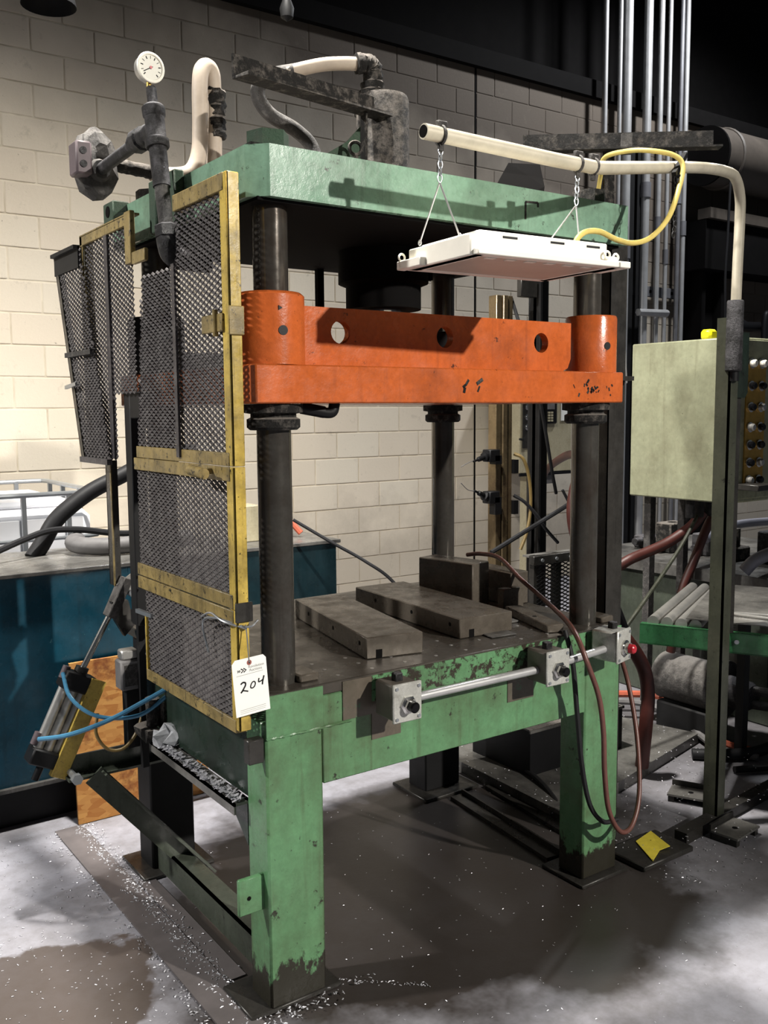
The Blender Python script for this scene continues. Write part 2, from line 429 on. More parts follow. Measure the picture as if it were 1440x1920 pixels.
struct(MB().box(-5, 12, WY+0.5, WY+0.6, 4.4, 7.0).build('wall_upper', 'soot_and_shade', smooth=False))

# ================================================================== HYDRAULIC PRESS
W, H, ZT, ZB, D = 1.355, 0.878, 2.255, 2.130, 1.0
press = thing('hydraulic_press', (0.67, 0.5, 0), 'large green four-post hydraulic press with an orange moving platen', 'press')
def leg(x0, x1, y0, y1, z1, foot):
    m = MB().box(x0, x1, y0, y1, 0.012, z1, 0.006)
    o = m.build('leg', 'leg_green' if y0 < 0.3 else 'dark_steel', press)
    MB().box(x0-foot[0], x1+foot[1], y0-foot[2], y1+foot[3], 0, 0.014, 0.003).build('foot_plate', 'black_steel', o)
    return o
l1 = leg(0, 0.172, 0, 0.115, 0.80, (0.06, 0.05, 0.0, 0.06))
leg(1.190, 1.358, 0, 0.115, 0.80, (0.03, 0.03, 0.03, 0.05))
leg(0.035, 0.195, 0.93, 1.05, 0.84, (0.05, 0.05, 0.05, 0.05))
leg(1.215, 1.40, 0.90, 1.02, 0.84, (0.05, 0.05, 0.07, 0.05))
bt = MB()
bt.box(0.0, W, 0.0, 1.04, 0.845, H, 0.004)
bed = bt.build('bed_plate', 'bed_steel', press)
MB().box(0.172, 1.19, 0.0, 0.03, 0.60, 0.846, 0.003).build('apron', 'leg_green', press)
MB().box(0.0, 0.172, -0.004, 0.0, 0.762, 0.873).build('corner_plate', 'leg_green', press)
MB().box(1.19, 1.358, -0.004, 0.0, 0.762, 0.873).build('corner_plate', 'leg_green', press)
MB().box(0.30, 1.19, -0.003, 0.001, 0.80, 0.873).build('apron_rim', 'green_peeled', press)
MB().box(0.235, 0.33, -0.0036, 0.001, 0.765, 0.873).build('bare_patch', 'brown_patch', press)
MB().box(0.33, 0.43, -0.0028, 0.001, 0.69, 0.83).build('bare_patch', 'brown_patch', press)
MB().box(0.84, 0.95, -0.0028, 0.001, 0.70, 0.80).build('bare_patch', 'brown_patch', press)
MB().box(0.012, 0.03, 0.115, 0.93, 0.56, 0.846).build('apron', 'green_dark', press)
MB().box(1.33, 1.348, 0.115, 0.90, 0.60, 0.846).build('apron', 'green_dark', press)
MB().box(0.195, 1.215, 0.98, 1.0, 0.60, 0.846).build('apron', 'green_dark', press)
MB().tube([(0.0, -0.003, 0.760), (0.09, -0.004, 0.759), (0.26, -0.004, 0.760)], 0.0034, 6, 12).wobble(.0012, 3).build('weld_bead', 'leg_green', press)
# threaded holes in the bed
hb = MB()
for i in range(9):
    for q in range(3):
        x, y = 0.25+i*0.115, 0.045+q*0.07
        hb.cyl((x, y, H), (x, y, H+0.0008), 0.006, seg=8)
h = hb.build('bolt_holes', 'aluminium', press); h['kind'] = 'stuff'
# columns
COL = [(0.090, 0.090), (1.268, 0.090), (0.090, 0.862), (1.262, 0.842)]
for i, (x, y) in enumerate(COL):
    c = MB().lathe([(0.0455, H), (0.0455, 1.60), (0.0455, ZB)], (x, y, 0), seg=32).build('column', 'column_steel', press)
    MB().lathe([(0.062, 1.555), (0.070, 1.562), (0.070, 1.583), (0.060, 1.588), (0.060, 1.597), (0.078, 1.600), (0.078, 1.622)], (x, y, 0), seg=28).build('guide_collar', 'grime_black', c)
    MB().cyl((x, y, ZT), (x, y, ZT+0.05), 0.055, seg=6 if i == 0 else 8, phase=0.3).build('nut', 'grime_green' if i == 0 else 'grime_black', c)
    if i in (0, 1):
        MB().box(x+0.035, x+0.095, y-0.055, y+0.035, H, H+0.022, 0.004).build('key_block', 'block_steel', c)
    # row of punched dents on the upper part of the near left column
    if i == 0:
        t = MB(); d = V((-0.93, -0.37, 0)).normalized()
        for k in range(14): t.lathe([(0.005, 0), (0.0035, 0.0012)], V((x, y, 1.925+k*0.0145))+d*0.0452, d, 8)
        t.build('dent_row', 'black_steel', c)
# crown
cr = MB()
ch = 0.045
cr.prism([(ch, 0, ZB), (W, 0, ZB), (W, 0.99, ZB), (0, 0.99, ZB), (0, ch, ZB)], (0, 0, ZT-ZB))
crown = cr.build('crown', 'green_paint', press, smooth=False)
MB().box(0.02, W-0.02, 0.02, 0.97, ZB-0.008, ZB+0.001).build('crown_underside', 'soot_and_shade', crown)  # black sheet paints in the shade under the crown
MB().box(0.01, W-0.01, 0.03, 0.98, ZT, ZT+0.006).build('dust_layer', 'grime_black', crown)
MB().box(-0.03, 0.0, 0.55, 0.60, 2.12, 2.27, 0.004).build('lug', 'grime_green', crown)
MB().box(-0.03, 0.0, 0.41, 0.50, 2.12, 2.27, 0.004).build('lug', 'grime_green', crown)
q = MB().box(-0.045, 0.01, 0.86, 0.95, 2.19, 2.265, 0.004).build('corner_block', 'grime_green', crown)
MB().cyl((-0.047, 0.905, 2.235), (-0.0452, 0.905, 2.235), 0.018, seg=12).build('hole', 'soot_and_shade', q)
fr = MB()
for a, b in (((0.900, 2.215), (0.900, 2.165)), ((0.900, 2.215), (0.950, 2.218)), ((0.95, 2.218), (0.951, 2.205))):
    fr.bar((a[0], -0.001, a[1]), (b[0], -0.001, b[1]), 0.006, 0.003, (0, 1, 0))
fr.build('scribed_mark', 'grime_black', crown)
# main cylinder
cy = MB().lathe([(0.088, ZT), (0.094, ZT+0.01), (0.086, ZT+0.03), (0.086, 2.60), (0.080, 2.615), (0.03, 2.618)], (0.738, 0.50, 0), seg=32).build('cylinder_drum', 'grime_black', press)
cb = MB().lathe([(0.15, ZB), (0.15, 2.02), (0.125, 2.01), (0.125, 1.935)], (0.735, 0.50, 0), seg=28).build('cylinder_barrel', 'soot_and_shade', press)
MB().box(0.625, 0.865, 0.40, 0.60, 2.03, 2.125).build('cylinder_flange', 'soot_and_shade', press)
MB().cyl((0.735, 0.50, 1.72), (0.735, 0.50, 1.94), 0.062, seg=24).build('ram_rod', 'chrome', press)
g = MB().prism([(0.42, 0.50, ZT), (0.665, 0.50, ZT), (0.665, 0.50, 2.52), (0.60, 0.50, 2.46), (0.50, 0.50, 2.395), (0.42, 0.50, 2.375)], (0, 0.02, 0)).wobble(.004, 5).build('gusset', 'grime_green', press)
e = MB().ring((0.60, 0.455, 2.425), (0.3, 1, 0), 0.020, 0.006, 16, 6); e.cyl((0.60, 0.455, ZT), (0.60, 0.455, 2.40), 0.009, seg=8); e.build('lifting_eye', 'grime_black', press)
# bracket angle on top of the drum
bd = X(0.963, 0.268, 0).normalized(); bs = X(-0.268, 0.963, 0)
pa, pb = X(0.100, 0.30, 2.500), X(0.690, 0.46, 2.528)
dd = (pb-pa).normalized()
br = MB(); br.bar(pa+X(0, 0, 0.032), pb+X(0, 0, 0.032), 0.008, 0.064); br.bar(pa+bs*(-0.030)+X(0, 0, 0.002), pb+bs*(-0.030)+X(0, 0, 0.002), 0.066, 0.008)
arm = br.wobble(.0015, 9).build('bracket_arm', 'grime_black', press)
MB().bar((0.60, 0.405, 2.52), (0.60, 0.41, ZT), 0.03, 0.006, (1, 0, 0)).build('arm_brace', 'grime_black', arm)
# pipe from the drum head
pf = MB(); pf.lathe([(0.045, 2.610), (0.047, 2.625), (0.035, 2.63), (0.040, 2.65), (0.032, 2.655), (0.032, 2.68)], (0.700, 0.50, 0), seg=18)
pf.tube([(0.700, 0.50, 2.665), (0.700, 0.50, 2.695), (0.678, 0.50, 2.706), (0.64, 0.51, 2.704)], 0.031, 12)
pf.wobble(.003, 2).build('elbow_fitting', 'grime_black', press)
MB().tube([(0.66, 0.505, 2.705), (0.60, 0.52, 2.70), (0.53, 0.55, 2.69), (0.44, 0.60, 2.665)], 0.021, 12).build('head_pipe', 'beige_hose', press)
MB().tube([(0.46, 0.59, 2.67), (0.40, 0.63, 2.655), (0.37, 0.66, 2.625), (0.38, 0.67, 2.585), (0.42, 0.665, 2.545), (0.50, 0.66, 2.515), (0.555, 0.65, 2.47), (0.565, 0.64, 2.40), (0.565, 0.64, 2.25)], 0.023, 12).build('return_hose', 'pipe_dusty', press)
# platen (orange)
pl = MB(); pl.box(-0.006, 1.349, 0.0, 0.96, 1.623, 1.722, 0.004)
platen = pl.build('platen', 'orange_paint', press)
for i, (x, y) in enumerate(COL):
    m = MB().lathe([(0.090 if i in (0, 2) else 0.084, 1.722), (0.090 if i in (0, 2) else 0.084, 1.897), (0.081, 1.905), (0.050, 1.908), (0.0456, 1.908)], (x-(0.006 if i in (0, 2) else -0.018), y-0.002, 0), seg=40)
    b = m.build('guide_boss', 'orange_paint' if i < 2 else 'dark_steel', platen)
    if i < 2:
        d = V((-0.12, -0.99, 0)).normalized() if i == 0 else V((-0.15, -0.98, 0)).normalized()
        c = X(x-(0.006 if i == 0 else -0.018), y-0.002, 1.806)
        MB().cyl(c+d*0.078, c+d*(0.0908 if i == 0 else 0.0848), 0.0125, seg=16).build('grease_port', 'black_paint', b)
        if i == 0: MB().cyl(c+d*0.08+X(-0.008, 0, 0.055), c+d*0.0906+X(-0.008, 0, 0.055), 0.007, seg=3).build('chip_mark', 'black_paint', b)
wb = MB()
ol = [(0.125, 0.075, 1.722), (1.135, 0.075, 1.722), (1.165, 0.075, 1.735), (1.178, 0.075, 1.765), (1.178, 0.075, 1.879), (0.125, 0.075, 1.879)]
wb.plate_holes(ol, [((0.293, 0.075, 1.815), 0.031), ((0.655, 0.075, 1.815), 0.031), ((1.045, 0.075, 1.812), 0.031)], (0, 0.028, 0))
wb.build('web_plate', 'orange_paint', platen)
MB().box(0.125, 1.178, 0.855, 0.88, 1.722, 1.80).build('web_plate', 'dark_steel', platen)
sw = MB()
sw.ribbon([(0.66, -0.0008, 1.668), (0.672, -0.0008, 1.676), (0.682, -0.0008, 1.690)], 0.008, (0, 1, 0)); sw.ribbon([(0.664, -0.0008, 1.652), (0.668, -0.0008, 1.668)], 0.009, (0, 1, 0))
sw.ribbon([(0.712, -0.0008, 1.678), (0.735, -0.0008, 1.692)], 0.011, (0, 1, 0)); sw.ribbon([(0.716, -0.0008, 1.655), (0.724, -0.0008, 1.672)], 0.006, (0, 1, 0))
sw.build('scuff_marks', 'grime_black', platen)
ft = MB(); ft.cyl((0.165, 0.075, 1.612), (0.225, 0.055, 1.600), 0.016, seg=12); ft.tube([(0.215, 0.06, 1.60), (0.245, 0.05, 1.60), (0.255, 0.05, 1.625)], 0.015, 10); ft.build('air_fitting', 'black_paint', platen)
MB().box(0.735, 0.762, 0.915, 0.94, 1.72, ZB, 0.002).build('stop_rod', 'soot_and_shade', press)
rs = random.Random(5); sw = MB()
for k in range(26):
    px, pz = 1.19+rs.gauss(0, 0.045), 1.665+rs.gauss(0, 0.02)
    if 1.08 < px < 1.33 and 1.628 < pz < 1.715: sw.ribbon([(px, -0.0007, pz), (px+rs.uniform(-.008, .008), -0.0007, pz+rs.uniform(.003, .012))], rs.uniform(.003, .008), (0, 1, 0))
sw.build('scuff_marks', 'grime_black', platen)
# left ledge, arm and braces
lg = MB(); lg.box(-0.040, 0.012, 0.115, 0.72, 0.548, 0.556); lg.box(-0.040, -0.034, 0.115, 0.72, 0.525, 0.556)
ledge = lg.build('ledge', 'tank_top', press)
MB().prism([(0.012, 0.115, 0.556), (0.012, 0.115, 0.43), (0.012, 0.20, 0.50), (0.012, 0.20, 0.556)], (-0.012, 0, 0)).build('ledge_gusset', 'green_dark', ledge)
ar = MB(); ar.box(-0.265, 0.17, 0.885, 0.893, 0.435, 0.500); ar.box(-0.265, 0.17, 0.835, 0.893, 0.432, 0.440)
arm2 = ar.build('support_arm', 'grey_machine', press)
bl_ = MB(); bl_.cyl((-0.25, 0.88, 0.452), (-0.25, 0.80, 0.452), 0.011, seg=8); bl_.cyl((-0.25, 0.815, 0.452), (-0.25, 0.795, 0.452), 0.018, seg=6); bl_.build('bolt', 'galvanised', arm2)
dg = MB(); dg.bar((-0.19, 0.825, 0.445), (0.165, 0.80, 0.02), 0.008, 0.068, (0.77, 0, 0.64)); dg.bar((-0.165, 0.80, 0.455), (0.19, 0.775, 0.035), 0.056, 0.008, (0.77, 0, 0.64))
dg.build('diagonal_brace', 'grey_machine', press)
tb = MB(); tb.box(0.055, 0.12, 0.115, 0.93, 0.10, 0.108); tb.box(0.055, 0.063, 0.115, 0.93, 0.015, 0.108); tb.build('tie_bar', 'grey_machine', press)
lp = MB().box(-0.074, 0.002, 0.028, 0.042, 0.285, 0.385, 0.003).build('bracket_lug', 'leg_green', l1)
MB().cyl((-0.045, 0.0285, 0.330), (-0.045, 0.0272, 0.330), 0.006, seg=12).build('hole', 'soot_and_shade', lp)
MB().box(-0.05, -0.005, 0.0, 0.03, 0.70, 0.765, 0.003).build('latch_lug', 'black_steel', l1)
# right frame post
fp = MB(); fp.box(1.432, 1.440, 0.14, 0.21, 0, 2.23); fp.box(1.432, 1.520, 0.14, 0.148, 0, 2.23); 
post = fp.build('frame_post', 'black_steel', press)
MB().box(1.44, 1.52, 0.10, 0.14, 1.70, 1.715).build('clamp_plate', 'black_steel', post)
MB().box(1.355, 1.44, 0.15, 0.20, 2.14, 2.24).build('post_bracket', 'green_dark', post)
MB().box(1.348, 1.44, 0.15, 0.20, 0.78, 0.84).build('post_bracket', 'green_dark', post)
# steel angle on the post (wide cross arm)
ang = MB(); pa, pb = X(1.215, 0.345, 2.475), X(1.725, -0.045, 2.478)
ang.bar(pa+X(0, 0, .03), pb+X(0, 0, .03), 0.006, 0.06); sd = (pb-pa).normalized().cross(V((0, 0, 1)))
ang.bar(pa-X(0, 0, 0)+sd*0.02, pb+sd*0.02+(pb-pa).normalized()*0.02, 0.05, 0.006)
ca = ang.build('cross_arm', 'grime_black', post)
MB().bar((1.45, 0.165, 2.22), (1.45, 0.172, 2.48), 0.05, 0.008, (0, 1, 0)).build('arm_riser', 'grime_black', ca)
MB().obox((1.482, 0.122, 2.495), (0.018, 0.006, 0.034), ((pb-pa), sd, (0, 0, 1))).build('clip', 'pipe_dusty', ca)
# folded sheet chute on the crown
MB().prism([(1.035, 0.35, 2.262), (1.245, 0.45, 2.47), (1.37, 0.42, 2.475), (1.315, 0.34, 2.375), (1.26, 0.30, 2.262)], (0.01, 0.012, 0)).build('sheet_chute', 'soot_and_shade', press, smooth=False)  # black colour stands in for shade on the down-facing sheet

# ------------------------------------------------------------------ tooling on the bed
def slab(label, fl, d, wdt, ln, z1, holes=True, mat='block_steel', name='steel_block', z0=H+0.0006):
    d = V((d[0], d[1], 0)).normalized(); s = V((d.y, -d.x, 0)); c = V((fl[0], fl[1], 0))+d*ln/2+s*wdt/2
    t = MB().obox((c.x, c.y, (z0+z1)/2), (wdt/2, ln/2, (z1-z0)/2), (s, d, (0, 0, 1)), 0.003).build(name, mat)
    tag(t, label, 'steel block', 'tooling on the press bed')
    if holes:
        for k in (0.08, 0.42, 0.78):
            p = V((fl[0], fl[1], (z0+z1)/2+0.006))+d*ln*k
            MB().cyl(p+s*0.002, p-s*0.0006, 0.007, seg=12).build('hole', 'soot_and_shade', t)
        p = V((fl[0], fl[1], z0+0.014))+s*wdt*0.22
        MB().obox(p, (0.010, 0.0008, 0.013), (s, d, (0, 0, 1))).build('slot', 'soot_and_shade', t)
    return t
slab('long steel parallel block nearest the front left post of the press', (0.402, 0.128), (0.19, 0.98), 0.185, 0.64, 0.944)
slab('long steel parallel block in the middle of the press bed', (0.778, 0.155), (0.06, 0.998), 0.215, 0.66, 0.944)
slab('tall upright steel block in front of the rear right press post', (1.105, 0.475), (-0.20, 0.98), 0.10, 0.26, 1.045, False)
slab('low dark steel block at the right rear edge of the bed', (1.262, 0.440), (0.0, 1.0), 0.088, 0.29, 1.00, False)
st = slab('thin steel strap bar lying beside the front right post', (1.055, 0.045), (0.30, 0.955), 0.060, 0.32, 0.906, False)
MB().cyl((1.115, 0.165, 0.9062), (1.115, 0.165, 0.9068), 0.008, seg=12).build('hole', 'soot_and_shade', st)
slab('small flat steel plate lying in front of the middle block', (0.865, 0.10), (0.10, 0.99), 0.10, 0.085, H+0.006, False, 'tank_top')
slab('flat steel plate lying between middle block and strap bar', (1.01, 0.225), (0.10, 0.99), 0.085, 0.19, H+0.008, False, 'tank_top')
slab('small dark steel block low beside the rear right post', (1.185, 0.395), (0.0, 1.0), 0.10, 0.035, 0.955, False)

# ================================================================== EXPANDED METAL GUARDS
def expanded(name, parent, inside, u0, u1, v0, v1, org, eu, ev, mat='mesh_steel', L=0.034, S=0.0165, w=0.0064, t=0.0024):
    m = MB(); en = V(eu).cross(V(ev)).normalized(); org = V(org); eu = V(eu); ev = V(ev)
    nu = int((u1-u0)/(L/2))+1; nv = int((v1-v0)/(S/2))+1
    for j in range(nv):
        for i in range(nu):
            ua, ub = u0+i*L/2, u0+(i+1)*L/2
            va = v0+(j+(i+j) % 2)*S/2; vb = v0+(j+(i+1+j) % 2)*S/2
            if not inside((ua+ub)/2, (va+vb)/2): continue
            vs = []
            for uu, vv in ((ua, va), (ub, vb)):
                for a, b in ((-w/2, -t/2), (w/2, -t/2), (w/2, t/2), (-w/2, t/2)):
                    vs.append(org+eu*uu+ev*(vv+a)+en*(b+a*0.5))
            m.add(vs, [(0, 1, 5, 4), (1, 2, 6, 5), (2, 3, 7, 6), (3, 0, 4, 7)])
    o = m.build(name, mat, parent, smooth=False); o['kind'] = 'stuff'; return o
GX = -0.060
ga = thing('mesh_guard', (GX, 0.36, 0.78), 'tall yellow-framed expanded metal guard on the left side of the press', 'guard', 'mesh guards beside the press')
def zz(u, v): return 0.055 < u < 0.68
def ins_up(u, v):
    if v > 2.155 or v < 1.475: return False
    top = 2.155 if u < 0.335 else (2.155-(u-0.335)*3.2 if u < 0.385 else 2.00)
    return v < top and 0.05 < u < (0.60+0.08*(2.0-v)/0.55)
expanded('mesh_panel', ga, ins_up, 0.04, 0.70, 1.47, 2.16, (GX, 0, 0), (0, 1, 0), (0, 0, 1))
expanded('mesh_panel', ga, lambda u, v: 0.05 < u < 0.69, 0.04, 0.70, 1.115, 1.44, (GX, 0, 0), (0, 1, 0), (0, 0, 1))
expanded('mesh_panel', ga, lambda u, v: 0.05 < u < 0.645, 0.04, 0.66, 0.80, 1.09, (GX, 0, 0), (0, 1, 0), (0, 0, 1))
def pst(z0, z1, nm='post'):
    m = MB(); m.box(GX-0.008, GX+0.026, 0.012, 0.019, z0, z1, 0.002); m.box(GX-0.008, GX-0.001, 0.012, 0.052, z0, z1, 0.002); return m.build(nm, 'yellow_paint', ga)
p_up = pst(1.468, 2.178); pst(1.104, 1.4665); pst(0.79, 1.1025)
def rail(y0, y1, z0, z1, mat='yellow_dirty', x=GX): 
    m = MB(); m.box(x-0.010, x-0.003, y0, y1, z0, z1, 0.0015); m.box(x-0.003, x+0.022, y0, y1, z0, z0+0.006); return m.build('rail', mat, ga)
rail(0.03, 0.335, 2.136, 2.178); rail(0.03, 0.665, 1.468, 1.502); rail(0.03, 0.69, 1.430, 1.4665)
rail(0.03, 0.69, 1.106, 1.142); rail(0.03, 0.69, 1.064, 1.102, 'yellow_dirty'); rail(0.03, 0.645, 0.782, 0.816, 'yellow_dirty')
MB().box(GX-0.008, GX, 0.638, 0.648, 0.80, 0.99).build('corner_strip', 'yellow_paint', ga)
MB().box(GX-0.016, GX-0.009, 0.325, 0.345, 1.48, 2.0).build('seam_strip', 'mesh_steel', ga)
hg = MB(); hg.box(GX-0.015, GX-0.008, 0.04, 0.16, 1.80, 1.845, 0.002); hg.box(GX-0.012, GX+0.030, 0.006, 0.012, 1.79, 1.86, 0.002); hg.cyl((GX-0.016, 0.075, 1.79), (GX-0.016, 0.075, 1.855), 0.007, seg=10)
hg.build('hinge', 'yellow_dirty', ga)
kb = MB(); kb.cyl((GX-0.01, 0.135, 1.452), (GX-0.05, 0.12, 1.45), 0.008, seg=10); kb.cyl((GX-0.05, 0.09, 1.448), (GX-0.05, 0.175, 1.455), 0.014, seg=12); kb.build('latch_handle', 'yellow_dirty', ga)
lt = MB(); lt.box(GX-0.014, GX+0.034, 0.004, 0.011, 1.075, 1.125, 0.002); lt.build('latch_plate', 'black_steel', ga)
tw = MB()
tw.tube([(GX-0.02, 0.20, 1.06), (GX-0.03, 0.12, 1.085), (GX-0.028, 0.05, 1.075), (GX+0.01, -0.004, 1.06)], 0.0028, 6); tw.tube([(GX-0.02, 0.16, 0.97), (GX-0.03, 0.17, 1.05), (GX-0.028, 0.10, 1.075), (GX+0.01, -0.006, 1.065), (GX+0.04, -0.01, 1.08)], 0.0028, 6)
tw.build('tie_wire', 'galvanised', ga)
MB().box(GX+0.002, GX+0.012, 0.635, 0.66, 0.83, 1.06).build('back_strip', 'black_steel', ga)

gb = thing('mesh_guard', (GX, 0.85, 1.45), 'second mesh guard with yellow rim hung behind the gauge pipe', 'guard', 'mesh guards beside the press')
expanded('mesh_panel', gb, lambda u, v: (0.64 < u < 1.06 and 1.455 < v < 2.16) and not (0.60 < u < 0.82 and v < 1.66) and (v < 2.03 or u > 0.64), 0.60, 1.075, 1.455, 2.17, (GX-0.012, 0, 0), (0, 1, 0), (0, 0, 1))
m = MB(); m.box(GX-0.022, GX-0.012, 0.625, 1.085, 2.150, 2.182, 0.002); m.box(GX-0.022, GX+0.01, 0.625, 1.085, 2.178, 2.184); m.build('rail', 'yellow_dirty', gb)
m = MB(); m.box(GX-0.022, GX-0.014, 1.062, 1.087, 1.45, 2.182, 0.002); m.box(GX-0.014, GX+0.02, 1.08, 1.087, 1.45, 2.182); m.build('post', 'yellow_dirty', gb)
m = MB(); m.box(GX-0.030, GX-0.014, 0.600, 0.648, 2.035, 2.185, 0.002); m.build('short_post', 'yellow_dirty', gb)
MB().box(GX-0.028, GX-0.016, 0.50, 0.60, 2.03, 2.065, 0.002).build('stub', 'yellow_dirty', gb)
MB().box(GX-0.02, GX-0.012, 0.92, 1.075, 1.442, 1.458).build('edge_strip', 'mesh_steel', gb)
MB().box(GX-0.02, GX-0.010, 0.83, 0.862, 1.458, 2.15).build('fold_strip', 'mesh_steel', gb)

gc = thing('mesh_guard', (GX, 1.2, 1.44), 'narrow tilted black mesh guard wing farthest left', 'guard', 'mesh guards beside the press')
sl = (1.095-1.322)/(1.443-2.150)
def insc(u, v): return abs(u-(0.965+(v-1.45)*sl)) < 0.125
expanded('mesh_panel', gc, insc, 0.80, 1.44, 1.45, 2.140, (GX-0.03, 0, 0), (0, 1, 0), (0, 0, 1))
def cpt(k, v): return X(GX-0.032, 0.965+(v-1.45)*sl+k, v)
m = MB(); m.bar(cpt(0.135, 1.44), cpt(0.135, 2.15), 0.006, 0.026, (0, 1, 0)); m.bar(cpt(0.148, 1.44)+X(0.012, 0, 0), cpt(0.148, 2.15)+X(0.012, 0, 0), 0.03, 0.005, (0, 1, 0)); m.build('post', 'black_steel', gc)
m = MB(); m.box(GX-0.05, GX-0.028, 1.065, 1.325, 2.140, 2.152); m.box(GX-0.036, GX-0.028, 1.065, 1.33, 2.08, 2.15); m.build('cap', 'dark_steel', gc)
m = MB(); m.bar(cpt(-0.13, 1.80)+X(-0.008, 0, 0), cpt(0.14, 1.80)+X(-0.008, 0, 0), 0.014, 0.016); m.build('rail', 'pipe_dusty', gc)
MB().box(GX-0.045, GX-0.028, 0.83, 1.105, 1.438, 1.456).build('edge_strip', 'mesh_steel', gc)
MB().bar(cpt(0.04, 1.70)+X(-0.02, 0, 0), cpt(0.16, 1.69)+X(-0.02, 0, 0), 0.008, 0.012).build('wire_hook', 'galvanised', gc)

# posts that carry the guards
gp = MB(); gp.box(-0.060, -0.012, 0.735, 0.785, 0.93, 1.665, 0.003); gp.box(-0.034, -0.012, 0.80, 0.82, 0.44, 0.97); gp.box(-0.05, -0.012, 0.745, 0.82, 0.93, 0.97); gp.box(-0.060, -0.012, 0.65, 0.735, 1.585, 1.665, 0.003)
tag(gp.build('guard_post', 'dark_steel'), 'dark square steel post carrying the mesh guards on the left', 'post')
gp = MB(); gp.box(-0.058, -0.052, 0.935, 0.985, 1.03, 1.445); gp.box(-0.058, -0.02, 0.98, 0.986, 1.03, 1.445)
t = thing('hanging_bar', (-0.05, 0.96, 1.03), 'brown angle bar hanging below the tilted black guard wing', 'bar')
gp.build('angle', 'black_steel', t); MB().box(-0.060, -0.057, 0.930, 0.942, 1.03, 1.445).build('painted_edge', 'yellow_dirty', t)

# ================================================================== AIR CYLINDER
ac = thing('air_cylinder', (-0.28, 0.92, 0.47), 'tilted pneumatic cylinder with a yellow side plate beside the blue tank', 'air cylinder')
AY = 0.915
a0, a1 = X(-0.318, AY, 0.505), X(-0.205, AY, 0.735); ad = (a1-a0).normalized(); an = V((0, 1, 0)).cross(ad)
for k in (-0.036, 0.0, 0.036):
    MB().cyl(a0+an*k*0.9+ad*0.02, a1+an*k*0.9-ad*0.02, 0.016, seg=14).build('barrel_tube', 'aluminium', ac)
MB().obox(a0, (0.052, 0.035, 0.026), (an, (0, 1, 0), ad), 0.005).build('end_cap', 'black_paint', ac)
MB().obox(a1, (0.052, 0.035, 0.030), (an, (0, 1, 0), ad), 0.005).build('end_cap', 'black_paint', ac)
yp = MB(); yp.obox(a0+an*0.058+ad*0.12-X(0, 0.035, 0), (0.024, 0.004, 0.165), (an, (0, 1, 0), ad), 0.002); yp.obox(a0+an*0.034+ad*0.12-X(0, 0.025, 0), (0.003, 0.014, 0.165), (an, (0, 1, 0), ad))
yp.build('guard_plate', 'yellow_paint', ac)
r0 = a1+ad*0.02; r1 = X(-0.078, AY, 0.955)
MB().cyl(r0, r1, 0.010, seg=14).build('rod', 'chrome', ac)
MB().cyl(a1+ad*0.025, a1+ad*0.05, 0.022, seg=14).build('gland', 'black_steel', ac)
for p, d in ((a0+X(-0.03, -0.0, 0.05), ad), (a1+X(-0.045, 0, 0.02), ad)):
    MB().cyl(p, p+ad*0.04, 0.013, seg=10).build('hose_fitting', 'pinkish', ac)
MB().cyl(a0-ad*0.02, a0-ad*0.075, 0.012, seg=10).build('tail_fitting', 'black_paint', ac)
cv = MB(); cd = (X(-0.04, AY, 1.03)-r1).normalized()
cv.obox(r1+ad*0.045, (0.015, 0.030, 0.07), (an, (0, 1, 0), ad), 0.003)
cl = cv.build('clevis', 'pipe_dusty', ac)
MB().bar(r1+ad*0.07, (0.03, AY-0.02, 1.075), 0.014, 0.046, (0, 0, 1)).build('link_arm', 'aluminium', ac)
MB().cyl(r1+ad*0.06+X(0.03, 0.04, 0), r1+ad*0.06+X(0.03, -0.05, 0), 0.011, seg=10).build('pivot_pin', 'galvanised', ac)
MB().prism([(-0.085, AY-0.02, 0.985), (-0.03, AY-0.02, 0.985), (-0.01, AY-0.02, 0.90), (-0.045, AY-0.02, 0.865), (-0.075, AY-0.02, 0.92)], (0, 0.025, 0)).build('link_plate', 'black_steel', ac)
bb = MB(); bb.cyl((-0.01, 0.78, 0.945), (-0.0, 0.70, 0.935), 0.028, seg=12); bb.box(-0.03, 0.03, 0.66, 0.78, 0.925, 0.975, 0.008); bb.build('pivot_bracket', 'grime_black', ac)
MB().bar((-0.065, 0.72, 0.985), (-0.062, 0.60, 0.988), 0.012, 0.012).build('pivot_rod', 'galvanised', ac)
# limit switch
ls = thing('limit_switch', (-0.03, 0.86, 0.50), 'grey limit switch box on a dark stem beside the guard corner', 'switch')
MB().box(-0.088, -0.012, 0.825, 0.885, 0.70, 0.80, 0.006).build('housing', 'grey_hose', ls)
MB().box(-0.080, -0.025, 0.832, 0.880, 0.80, 0.832, 0.005).build('head', 'aluminium', ls)
MB().box(-0.076, -0.024, 0.8235, 0.8255, 0.715, 0.785).build('cover_plate', 'pipe_dusty', ls)
MB().box(-0.070, -0.014, 0.830, 0.872, 0.505, 0.70).build('stem', 'dark_steel', ls)
lv = MB(); lv.tube([(-0.015, 0.82, 0.812), (0.0, 0.79, 0.83), (0.01, 0.77, 0.86)], 0.008, 8); lv.cyl((0.0, 0.775, 0.845), (0.02, 0.765, 0.845), 0.014, seg=10); lv.build('roller_lever', 'wet_rag', ls)
vb = MB(); vb.box(0.0, 0.012, 0.70, 0.80, 0.585, 0.68, 0.006); vb.cyl((-0.02, 0.74, 0.60), (-0.02, 0.74, 0.69), 0.022, seg=10); vb.box(-0.06, -0.01, 0.70, 0.80, 0.556, 0.60, 0.008)
tag(vb.wobble(.004, 4).build('air_valve', 'grime_black'), 'small greasy air valve sitting on the ledge under the guard', 'valve')
